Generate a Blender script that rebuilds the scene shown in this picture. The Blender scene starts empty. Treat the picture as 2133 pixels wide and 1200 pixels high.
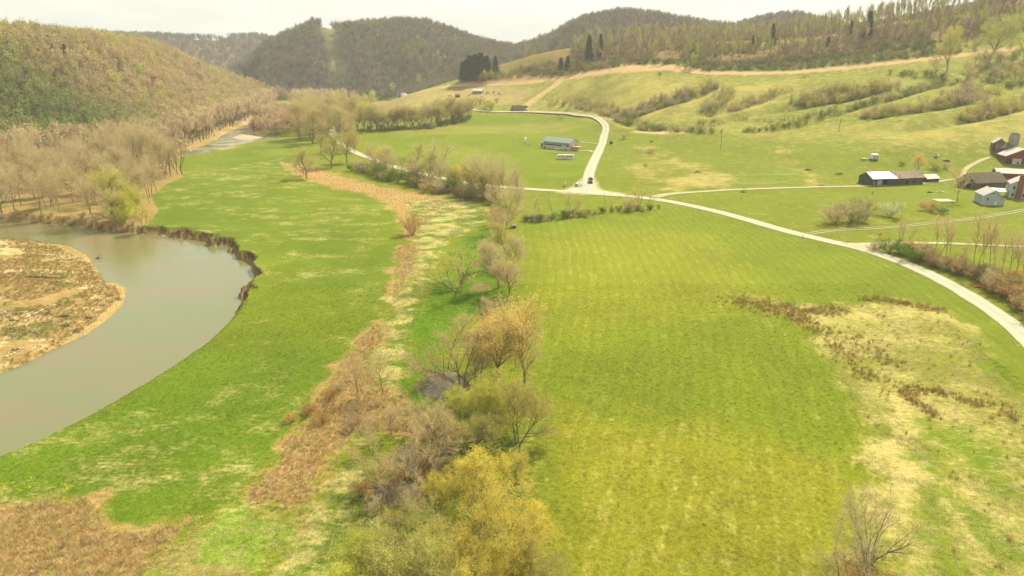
import bpy, bmesh, math, random
import numpy as np
from mathutils import Vector, Matrix

R = math.radians
rng = np.random.default_rng(7)
random.seed(7)
C = bpy.context.scene.collection
scene = bpy.context.scene

# ------------------------------------------------------------------ camera model (photo pixels 2133 x 1200)
PW, PH = 2133.0, 1200.0
FPX = 1365.0
PITCH = math.atan((600 - 130) / FPX)
CAMZ = 70.0
cp, sp = math.cos(PITCH), math.sin(PITCH)

def ray(u, v):
    a = (np.asarray(u, float) - PW / 2) / FPX
    b = (PH / 2 - np.asarray(v, float)) / FPX
    return np.stack([a, cp + b * sp, -sp + b * cp], -1)

def at_depth(u, v, Y):
    d = ray(u, v)
    t = Y / d[..., 1]
    return np.array([0, 0, CAMZ]) + d * t[..., None] if np.ndim(t) else np.array([0, 0, CAMZ]) + d * t

def at_plane(uv, z=0.0):
    uv = np.asarray(uv, float)
    d = ray(uv[:, 0], uv[:, 1])
    t = (z - CAMZ) / d[:, 2]
    return np.array([0, 0, CAMZ]) + d * t[:, None]

# ------------------------------------------------------------------ noise
def _hash(ix, iy, seed):
    h = (ix.astype(np.int64) * 374761393 + iy.astype(np.int64) * 668265263 + seed * 974634777) & 0xffffffff
    h = ((h ^ (h >> 13)) * 1274126177) & 0xffffffff
    return ((h ^ (h >> 16)) & 0xffffff) / float(0xffffff)

def vnoise(x, y, seed=0):
    x0 = np.floor(x); y0 = np.floor(y)
    fx = x - x0; fy = y - y0
    fx = fx * fx * (3 - 2 * fx); fy = fy * fy * (3 - 2 * fy)
    x0 = x0.astype(np.int64); y0 = y0.astype(np.int64)
    a = _hash(x0, y0, seed); b = _hash(x0 + 1, y0, seed)
    c = _hash(x0, y0 + 1, seed); d = _hash(x0 + 1, y0 + 1, seed)
    return (a + (b - a) * fx) * (1 - fy) + (c + (d - c) * fx) * fy

def fbm(x, y, scale, octaves=4, seed=0):
    """-1..1, features about `scale` metres wide"""
    s = 0; amp = 1; tot = 0; k = 1.0 / scale
    for o in range(octaves):
        ca, sa = math.cos(o * 1.3), math.sin(o * 1.3)
        s = s + amp * (vnoise((x * ca - y * sa) * k + 17.3 * o, (x * sa + y * ca) * k - 9.1 * o, seed + o) * 2 - 1)
        tot += amp; amp *= .5; k *= 2.03
    return s / tot

def sstep(a, b, x):
    t = np.clip((x - a) / (b - a), 0, 1)
    return t * t * (3 - 2 * t)

# ------------------------------------------------------------------ geometry helpers on point arrays
def seg_dist(x, y, pts, closed=False):
    """distance to polyline and interpolation parameter (index + t)"""
    P = np.asarray(pts, float)
    n = len(P)
    best = np.full(x.shape, 1e18); par = np.zeros(x.shape)
    for i in range(n if closed else n - 1):
        a = P[i]; b = P[(i + 1) % n]
        dx, dy = b[0] - a[0], b[1] - a[1]
        L2 = dx * dx + dy * dy + 1e-12
        t = np.clip(((x - a[0]) * dx + (y - a[1]) * dy) / L2, 0, 1)
        d = (x - a[0] - t * dx) ** 2 + (y - a[1] - t * dy) ** 2
        m = d < best
        best = np.where(m, d, best); par = np.where(m, i + t, par)
    return np.sqrt(best), par

def inside(x, y, pts):
    P = np.asarray(pts, float); n = len(P)
    c = np.zeros(x.shape, bool)
    for i in range(n):
        x1, y1 = P[i][:2]; x2, y2 = P[(i + 1) % n][:2]
        if y1 == y2: continue
        c ^= ((y1 > y) != (y2 > y)) & (x < (x2 - x1) * (y - y1) / (y2 - y1) + x1)
    return c

def sdist(x, y, pts, margin=60.0):
    """signed distance to a polygon, negative inside; +margin far away"""
    P = np.asarray(pts, float)[:, :2]
    out = np.full(x.shape, margin)
    m = (x > P[:, 0].min() - margin) & (x < P[:, 0].max() + margin) & (y > P[:, 1].min() - margin) & (y < P[:, 1].max() + margin)
    if not m.any(): return out
    d, _ = seg_dist(x[m], y[m], P, True)
    ins = inside(x[m], y[m], P)
    out[m] = np.minimum(np.where(ins, -d, d), margin)
    return out

def spline(pts, n):
    """Catmull-Rom resample of a polyline, n points per span"""
    P = np.asarray(pts, float)
    P = np.vstack([2 * P[0] - P[1], P, 2 * P[-1] - P[-2]])
    out = []
    for i in range(1, len(P) - 2):
        for k in range(n):
            t = k / n
            a, b, c, d = P[i - 1], P[i], P[i + 1], P[i + 2]
            out.append(.5 * ((2 * b) + (-a + c) * t + (2 * a - 5 * b + 4 * c - d) * t * t + (-a + 3 * b - 3 * c + d) * t ** 3))
    out.append(P[-2])
    return np.array(out)

# ------------------------------------------------------------------ terrain: control points (u, v, forward distance)
def _cp(l): 
    return [tuple(at_depth(u, v, Y)) for u, v, Y in l]
CPTS = _cp([
    # road / hay field in the middle
    (750, 250, 800), (1000, 245, 800), (1200, 242, 770), (1080, 222, 850), (900, 215, 880),
    (990, 197, 950), (840, 202, 1020), (870, 192, 1080), (960, 173, 1030), (1050, 166, 1000), (1150, 158, 960),
    (1300, 272, 650), (1300, 222, 730), (1300, 182, 790), (1300, 148, 840),
    (1500, 280, 580), (1500, 235, 650), (1500, 190, 720), (1500, 152, 790),
    (1700, 310, 510), (1700, 255, 600), (1700, 200, 680), (1700, 143, 770),
    (1900, 300, 480), (1900, 240, 560), (1900, 180, 650), (1900, 125, 740),
    (2110, 338, 440), (2110, 250, 530), (2110, 180, 610), (2110, 108, 710),
    (2400, 330, 400), (2400, 230, 500), (2400, 150, 600), (2400, 60, 700),
    # rise behind the dirt strip and the crest under the right-hand woods
    (1030, 140, 1060), (1100, 118, 1060), (1200, 100, 1040), (1320, 92, 1020), (1500, 88, 980), (1600, 84, 960), (1700, 74, 940),
    (1800, 62, 910), (1900, 50, 880), (2000, 36, 850), (2133, 14, 820), (2400, -40, 800),
]) + [(-900, y, 0) for y in (100, 400, 700, 1000)] + [(-500, y, 0) for y in (100, 350, 600, 850, 1100)] + \
    [(-200, y, 0) for y in (60, 200, 350, 500, 650, 800, 1000)] + [(0, y, 0) for y in (60, 200, 330, 450, 560)] + [(0, 700, 3)] + \
    [(-330, 900, 3), (-60, 1300, 0), (-200, 1200, 5), (60, 1250, 20), (300, 1330, 50), (700, 1250, 80)] + \
    [(120, y, 0) for y in (60, 150, 280, 400, 500)] + [(230, y, z) for y, z in ((60, 0), (180, 0), (300, .5), (380, 1.5))] + \
    [(60, 600, 1.5), (110, 560, 2.5), (330, 200, 1), (330, 300, 3), (330, 350, 5), (500, 200, 8), (500, 320, 18), (900, 300, 60), (900, 600, 120), (900, 900, 150)]
CPTS = np.array(CPTS)
_S = 200.0
def _tps_fit(P):
    n = len(P); X = P[:, :2] / _S
    d = np.linalg.norm(X[:, None] - X[None], axis=-1)
    K = d * d * np.log(d + 1e-9) + np.eye(n) * .004
    A = np.zeros((n + 3, n + 3)); A[:n, :n] = K; A[:n, n] = 1; A[:n, n + 1:] = X
    A[n, :n] = 1; A[n + 1:, :n] = X.T
    return np.linalg.solve(A, np.r_[P[:, 2], 0, 0, 0])
_W = _tps_fit(CPTS)
def base_h(x, y):
    X = x / _S; Y = y / _S
    z = _W[-3] + _W[-2] * X + _W[-1] * Y
    for i in range(len(CPTS)):
        d2 = (X - CPTS[i, 0] / _S) ** 2 + (Y - CPTS[i, 1] / _S) ** 2
        z = z + _W[i] * .5 * d2 * np.log(d2 + 1e-12)
    z = np.where(z > 0, z, z * .05)
    z = np.clip(z, -1, 190)
    # flat bottom land on the left and close by, and behind the crest
    z = z * sstep(-.33, -.20, x / np.maximum(y, 150)) * sstep(1700, 1330, y)
    near = sstep(420, 330, y + np.maximum(x, 0) * -.25)
    return z * (1 - near * .9)

RIDGES = []
def _ridge(pts, W, tree=15, seed=0, spur=.3):
    P = []
    for u, v, Y in pts:
        p = at_depth(u, v, Y); P.append((p[0], p[1], p[2] - tree))
    RIDGES.append((spline(P, 3), W, seed, spur))
_ridge([(-900, -10, 560), (-400, 10, 640), (0, 42, 760), (100, 58, 900), (200, 62, 1040), (270, 76, 1140), (330, 97, 1240), (400, 122, 1340), (450, 148, 1400), (500, 172, 1460), (560, 196, 1520)], 330, tree=22, seed=3, spur=.25)
_ridge([(-200, 60, 2300), (330, 72, 2300), (400, 81, 2350), (440, 96, 2400), (480, 81, 2450), (520, 72, 2450), (580, 82, 2500), (900, 120, 2600)], 600, tree=12, seed=11)
_ridge([(440, 170, 1600), (480, 146, 1620), (520, 118, 1640), (560, 86, 1660), (600, 70, 1660), (640, 50, 1660), (664, 42, 1660), (700, 50, 1670), (760, 46, 1680), (820, 41, 1700), (880, 42, 1720), (930, 58, 1740), (970, 74, 1760), (1010, 86, 1780), (1060, 96, 1800), (1150, 115, 1850), (1300, 150, 1900)], 410, tree=14, seed=21, spur=.3)
_ridge([(1000, 130, 1750), (1060, 100, 1720), (1120, 84, 1700), (1180, 58, 1680), (1230, 34, 1660), (1300, 22, 1650), (1370, 30, 1650), (1450, 44, 1660), (1530, 52, 1670), (1580, 38, 1680), (1640, 28, 1680), (1700, 42, 1700), (1780, 60, 1700), (2000, 90, 1700), (2400, 110, 1700)], 480, tree=14, seed=31)

def ridge_h(x, y):
    z = np.zeros(x.shape)
    for P, W, seed, spur in RIDGES:
        m = (x > P[:, 0].min() - W) & (x < P[:, 0].max() + W) & (y > P[:, 1].min() - W) & (y < P[:, 1].max() + W)
        if not m.any(): continue
        xm, ym = x[m], y[m]
        d, par = seg_dist(xm, ym, P)
        zc = np.interp(par, np.arange(len(P)), P[:, 2])
        # spurs and hollows run down the slope: noise along the crest modulates the reach
        n = fbm(xm, ym, W * .45, 3, seed)
        n2 = fbm(xm + 3000, ym, W * .16, 3, seed + 5)
        q = np.clip(d / W, 0, 1)
        w = sstep(.04, .35, q) * sstep(1.0, .8, q)
        prof = .5 + .5 * np.cos(np.pi * q)
        prof = np.clip(prof + w * (n * spur * .8 + n2 * .09), 0, None)
        z[m] = np.maximum(z[m], zc * prof)
    return z * sstep(4, 190, sdist(x, y, far_w, 200))

GULLIES_PX = [
    ([(1500, 178), (1440, 200), (1380, 216), (1320, 238), (1285, 250)], 9, 5),
    ([(1150, 200), (1200, 214), (1250, 226), (1290, 245), (1330, 262), (1400, 272)], 8, 4),
    ([(1870, 172), (1780, 200), (1700, 212), (1640, 224), (1540, 240), (1450, 262), (1380, 270)], 9, 5),
    ([(1990, 168), (1920, 182), (1850, 205), (1780, 222), (1700, 248), (1620, 266), (1540, 278)], 8, 4.5),
    ([(2060, 182), (2000, 210), (1920, 226), (1840, 238), (1780, 246)], 9, 4.5),
    ([(2200, 205), (2133, 216), (2060, 236), (2000, 248), (1930, 262), (1850, 275)], 9, 4.5),
    ([(1650, 178), (1610, 196), (1560, 216), (1500, 232), (1440, 246)], 8, 4),
    ([(1540, 186), (1500, 206), (1470, 232)], 7, 3.5),
]

def raw_h(x, y):
    b = base_h(x, y)
    hill = sstep(3, 20, b)
    b = b + hill * (fbm(x, y, 60, 3, 77) * 1.6)
    r = ridge_h(x, y)
    k = 12.0
    return np.maximum(b, r) + np.where(np.minimum(b, r) > 1, k * .25 * np.clip(1 - np.abs(b - r) / k, 0, 1) ** 2, 0)

_gully = []
def gully_cut(x, y):
    z = np.zeros(x.shape)
    for P, w, dep in _gully:
        m = (x > P[:, 0].min() - 40) & (x < P[:, 0].max() + 40) & (y > P[:, 1].min() - 40) & (y < P[:, 1].max() + 40)
        if not m.any(): continue
        d, par = seg_dist(x[m], y[m], P)
        e = np.clip(np.minimum(par, len(P) - 1 - par) / 2.0, 0, 1)
        z[m] = np.minimum(z[m], -dep * e * np.exp(-(d / w) ** 2) + 0)
        z[m] = z[m] + 0
    return z

WATER_Z = -3.0
NEAR_RIVER_PX = [(-900, 452), (-400, 455), (0, 462), (60, 464), (100, 468), (150, 471), (200, 478), (250, 484), (290, 490), (335, 490), (380, 493), (410, 500), (440, 510), (470, 516), (488, 528), (486, 540),
    (510, 552), (527, 570), (524, 592), (505, 628), (485, 655), (455, 690), (415, 728), (375, 755), (330, 785), (280, 818), (230, 848), (180, 876), (130, 900), (60, 935), (0, 958), (-150, 1020), (-400, 1110), (-700, 1200),
    (-900, 1010), (-500, 900), (-200, 840), (0, 782), (50, 762), (100, 738), (150, 716), (190, 697), (240, 658), (262, 636), (273, 615), (268, 598), (250, 590), (222, 583), (218, 572), (210, 560), (190, 532), (160, 516), (130, 508), (80, 502), (30, 497), (-200, 496), (-900, 505)]
FAR_RIVER_PX = [(603, 215), (601, 226), (588, 235), (565, 245), (543, 257), (520, 268), (524, 279), (548, 284), (574, 284), (578, 289), (540, 295), (520, 298), (470, 308), (430, 318), (390, 327), (330, 333), (200, 345), (0, 370), (-400, 400),
    (-400, 388), (0, 354), (200, 332), (330, 325), (370, 318), (415, 309), (446, 298), (462, 286), (484, 274), (502, 266), (526, 257), (546, 246), (568, 233), (582, 224), (586, 215)]
river_w = at_plane(NEAR_RIVER_PX, WATER_Z)[:, :2]
far_w = at_plane(FAR_RIVER_PX, WATER_Z)[:, :2]
CUT_PX = [(296, 480), (340, 482), (380, 486), (410, 492), (440, 502), (480, 514), (492, 530), (520, 545), (536, 560), (530, 590), (512, 622)]
cut_w = at_plane(CUT_PX, -1)[:, :2]
BAR_PX = [(-900, 500), (0, 490), (120, 500), (215, 545), (275, 595), (290, 615), (240, 670), (150, 730), (0, 800), (-400, 900), (-900, 1000)]
bar_w = at_plane(BAR_PX, WATER_Z)[:, :2]
ISLE_PX = [(488, 287), (505, 281), (522, 283), (545, 287), (520, 291), (500, 291)]
isle_w = at_plane(ISLE_PX, WATER_Z)[:, :2]

def river_fields(x, y):
    jit = fbm(x, y, 7, 3, 5) * 1.4
    dcut, _ = seg_dist(x, y, cut_w)
    cut = sstep(9, 3, dcut)
    sd = sdist(x, y, river_w, 45) + jit * (.35 + 2.6 * cut) + cut * fbm(x, y, 4.5, 2, 6) * 1.0
    sb = sdist(x, y, bar_w, 60)
    sf = sdist(x, y, far_w, 60) + fbm(x, y, 18, 2, 8) * 3
    return sd, sb, sf, cut, jit

def ground_h(x, y, full=False):
    x = np.asarray(x, float); y = np.asarray(y, float)
    z = raw_h(x, y) + gully_cut(x, y)
    z = z + fbm(x, y, 25, 3, 40) * .22 * sstep(900, 300, y)
    sd, sb, sf, cut, jit = river_fields(x, y)
    # point bar: low sandy ground inside the bend
    bar = sstep(3, -4, sb)
    top = z * (1 - bar) + bar * (WATER_Z + .25 + np.clip(-sb * .09, 0, 1.7) + fbm(x, y, 6, 3, 9) * .3)
    width = 1.3 + 3.5 * (1 - cut) * sstep(100, 45, np.hypot(x + 150, y - 190) * 0 + 60)
    width = width + cut * 2.6 * np.clip(.35 + 1.6 * fbm(x, y, 9, 2, 12), 0, 1)
    width = np.where(bar > .5, 3.0, width)
    k = sstep(0, 1, sd / width)
    bed = WATER_Z - .25 - np.clip(-sd * .15, 0, 1.2)
    lip = np.where((sd > 0) & (sd < 6), cut * .25 * (1 - sd / 6), 0)
    zz = np.where(sd < 0, bed, (WATER_Z - .25) * (1 - k) + (top + lip) * k)
    kf = sstep(0, 1, sf / 14)
    zz = np.where(sf < 0, WATER_Z - 1 , (WATER_Z - .3) * (1 - kf) + zz * kf)
    si = sdist(x, y, isle_w, 40)
    zz = np.where(si < 2, np.maximum(zz, WATER_Z + .5 - (si + 6) * .04), zz)
    if full: return zz, dict(k=k, sd=sd, sb=sb, sf=sf, cut=cut, bar=bar, si=si)
    return zz

def G(uv, step=500):
    """photo pixels -> points on the ground (marches the view ray against the terrain)"""
    uv = np.atleast_2d(np.asarray(uv, float))
    d = ray(uv[:, 0], uv[:, 1]); d = d / d[:, 1:2]
    ts = np.geomspace(40, 2800, step)
    X = d[:, 0:1] * ts; Z = CAMZ + d[:, 2:3] * ts; Yv = np.broadcast_to(ts, X.shape)
    g = Z - ground_h(X, Yv)
    hit = g < 0
    i = np.where(hit.any(1), hit.argmax(1), step - 1); i = np.maximum(i, 1)
    r = np.arange(len(uv))
    g0, g1 = g[r, i - 1], g[r, i]
    t = ts[i - 1] + (ts[i] - ts[i - 1]) * np.clip(g0 / (g0 - g1 + 1e-9), 0, 1)
    x, y = d[:, 0] * t, t
    return np.stack([x, y, ground_h(x, y)], -1)

def G1(u, v): return G([(u, v)])[0]
_gl = []
for px, w, dep in GULLIES_PX:
    p = G(px); _gl.append((spline(p[:, :2], 3), w, dep))
_gully = _gl

def H1(x, y): return float(ground_h(np.array([x]), np.array([y]))[0])

# ------------------------------------------------------------------ scene helpers
def tag(o, label=None, cat=None, group=None, kind=None):
    if label: o['label'] = label
    if cat: o['category'] = cat
    if group: o['group'] = group
    if kind: o['kind'] = kind
    return o
def link(o, parent=None):
    C.objects.link(o)
    if parent: o.parent = parent
    return o
def empty(name, loc, rz=0.0, sc=1.0, label=None, cat=None, group=None):
    o = bpy.data.objects.new(name, None); link(o)
    o.empty_display_size = .5
    o.location = tuple(loc); o.rotation_euler = (0, 0, rz)
    o.scale = (sc, sc, sc) if np.isscalar(sc) else sc
    return tag(o, label, cat, group)
def np_mesh(name, V, faces, mats=(), mi=None, smooth=False):
    """faces: list of int arrays (n,3)/(n,4); mi: material index per array"""
    me = bpy.data.meshes.new(name)
    V = np.asarray(V, np.float32)
    faces = [np.asarray(f, np.int32) for f in faces if len(f)]
    me.vertices.add(len(V)); me.vertices.foreach_set('co', V.ravel())
    nl = sum(f.size for f in faces); nf = sum(len(f) for f in faces)
    me.loops.add(nl); me.polygons.add(nf)
    me.loops.foreach_set('vertex_index', np.concatenate([f.ravel() for f in faces]))
    tot = np.concatenate([np.full(len(f), f.shape[1], np.int32) for f in faces])
    me.polygons.foreach_set('loop_start', np.r_[0, np.cumsum(tot)[:-1]].astype(np.int32))
    me.polygons.foreach_set('loop_total', tot)
    for m in mats: me.materials.append(m)
    if mi is not None:
        me.polygons.foreach_set('material_index', np.concatenate([np.full(len(f), k, np.int32) for f, k in zip(faces, mi)]))
    if smooth: me.polygons.foreach_set('use_smooth', np.ones(nf, bool))
    me.update(calc_edges=True)
    return me

class MB:
    """collects boxes, prisms, tubes; build() makes ONE mesh object"""
    def __init__(s): s.v = []; s.f = []; s.m = []
    def add(s, vs, fs, mi=0):
        n = len(s.v); s.v += [tuple(p) for p in vs]; s.f += [tuple(i + n for i in f) for f in fs]; s.m += [mi] * len(fs); return s
    def box(s, x0, x1, y0, y1, z0, z1, mi=0):
        v = [(x0, y0, z0), (x1, y0, z0), (x1, y1, z0), (x0, y1, z0), (x0, y0, z1), (x1, y0, z1), (x1, y1, z1), (x0, y1, z1)]
        return s.add(v, [(0, 3, 2, 1), (4, 5, 6, 7), (0, 1, 5, 4), (1, 2, 6, 5), (2, 3, 7, 6), (3, 0, 4, 7)], mi)
    def hexa(s, v, mi=0):
        return s.add(v, [(0, 3, 2, 1), (4, 5, 6, 7), (0, 1, 5, 4), (1, 2, 6, 5), (2, 3, 7, 6), (3, 0, 4, 7)], mi)
    def tube(s, p, q, r0, r1=None, n=8, mi=0, cap=True):
        r1 = r0 if r1 is None else r1
        p, q = Vector(p), Vector(q); d = (q - p).normalized()
        a = d.orthogonal().normalized(); b = d.cross(a)
        vs = [p + (a * math.cos(t) + b * math.sin(t)) * r0 for t in [2 * math.pi * i / n for i in range(n)]] + \
             [q + (a * math.cos(t) + b * math.sin(t)) * r1 for t in [2 * math.pi * i / n for i in range(n)]]
        fs = [(i, (i + 1) % n, n + (i + 1) % n, n + i) for i in range(n)]
        if cap: fs += [tuple(range(n))[::-1], tuple(range(n, 2 * n))]
        return s.add(vs, fs, mi)
    def prism(s, prof, y0, y1, mi=0, axis='y'):
        """polygon prof [(a, z)] extruded along y (a = x) or along x (a = y)"""
        n = len(prof)
        P = (lambda a, z, t: (a, t, z)) if axis == 'y' else (lambda a, z, t: (t, a, z))
        vs = [P(a, z, y0) for a, z in prof] + [P(a, z, y1) for a, z in prof]
        fs = [(i, (i + 1) % n, n + (i + 1) % n, n + i) for i in range(n)] + [tuple(range(n))[::-1], tuple(range(n, 2 * n))]
        return s.add(vs, fs, mi)
    def build(s, name, mats, parent=None, smooth=False, bevel=0):
        me = bpy.data.meshes.new(name); me.from_pydata(s.v, [], s.f)
        if not isinstance(mats, (list, tuple)): mats = [mats]
        for m in mats: me.materials.append(m)
        me.polygons.foreach_set('material_index', s.m)
        bm = bmesh.new(); bm.from_mesh(me); bmesh.ops.recalc_face_normals(bm, faces=bm.faces)
        if bevel: bmesh.ops.bevel(bm, geom=bm.edges[:], offset=bevel, segments=2, affect='EDGES')
        bm.to_mesh(me); bm.free()
        if smooth:
            for p in me.polygons: p.use_smooth = True
        o = bpy.data.objects.new(name, me); link(o, parent)
        return o

# ------------------------------------------------------------------ materials
class NT:
    def __init__(s, nt): s.nt = nt; s.n = nt.nodes; s.l = nt.links
    def new(s, t, **kw):
        n = s.n.new(t)
        for k, v in kw.items():
            if k == 'inp':
                for a, b in v.items():
                    if hasattr(b, 'links') or isinstance(b, bpy.types.NodeSocket): s.l.new(b, n.inputs[a])
                    else: n.inputs[a].default_value = b
            else: setattr(n, k, v)
        return n
    def math(s, op, a, b=None, c=None, clamp=False):
        n = s.n.new('ShaderNodeMath'); n.operation = op; n.use_clamp = clamp
        for i, x in enumerate((a, b, c)):
            if x is None: continue
            if isinstance(x, bpy.types.NodeSocket): s.l.new(x, n.inputs[i])
            else: n.inputs[i].default_value = x
        return n.outputs[0]
    def mix(s, f, a, b, mode='MIX'):
        n = s.n.new('ShaderNodeMix'); n.data_type = 'RGBA'; n.blend_type = mode
        for i, x in ((0, f), (6, a), (7, b)):
            if isinstance(x, bpy.types.NodeSocket): s.l.new(x, n.inputs[i])
            else: n.inputs[i].default_value = x if i == 0 else (x if len(x) == 4 else (*x, 1))
        return n.outputs[2]
    def ramp(s, x, lo, hi, clamp=True):
        n = s.n.new('ShaderNodeMapRange'); n.interpolation_type = 'SMOOTHSTEP'; n.clamp = True
        if isinstance(x, bpy.types.NodeSocket): s.l.new(x, n.inputs[0])
        n.inputs[1].default_value = lo; n.inputs[2].default_value = hi
        return n.outputs[0]
    def noise(s, vec, scale, detail=3, rough=.55):
        n = s.n.new('ShaderNodeTexNoise'); n.inputs['Scale'].default_value = scale
        n.inputs['Detail'].default_value = detail; n.inputs['Roughness'].default_value = rough
        s.l.new(vec, n.inputs['Vector']); return n.outputs[0]
    def attr(s, name, out='Fac', typ='GEOMETRY'):
        n = s.n.new('ShaderNodeAttribute'); n.attribute_name = name; n.attribute_type = typ; return n.outputs[out]

def new_mat(name):
    m = bpy.data.materials.new(name); m.use_nodes = True
    t = NT(m.node_tree); b = t.n['Principled BSDF']
    b.inputs['Specular IOR Level'].default_value = .25
    return m, t, b

_mc = {}
def paint(name, col, rough=.6, var=.18, scale=1.5, metal=0.0, streak=None, spec=.3):
    """weathered paint/metal/wood: base colour with blotches and optional ribs"""
    if name in _mc: return _mc[name]
    m, t, b = new_mat(name)
    co = t.new('ShaderNodeTexCoord').outputs['Object']
    n = t.noise(co, scale, 5, .65)
    f = t.ramp(n, .3, .75)
    c = t.mix(f, tuple(x * (1 - var) for x in col), tuple(min(1, x * (1 + var)) for x in col))
    if streak:
        ax, per, amt = streak
        s = t.new('ShaderNodeSeparateXYZ', inp={0: co}).outputs[ax]
        w = t.math('SINE', t.math('MULTIPLY', s, 2 * math.pi / per))
        c = t.mix(t.math('MULTIPLY', t.math('ADD', w, 1), .5 * amt), c, tuple(x * .6 for x in col))
        bp = t.new('ShaderNodeBump', inp={'Strength': .5, 'Distance': .04, 'Height': w}); t.l.new(bp.outputs[0], b.inputs['Normal'])
    t.l.new(c, b.inputs['Base Color'])
    b.inputs['Roughness'].default_value = rough; b.inputs['Metallic'].default_value = metal
    b.inputs['Specular IOR Level'].default_value = spec
    _mc[name] = m
    return m
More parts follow.
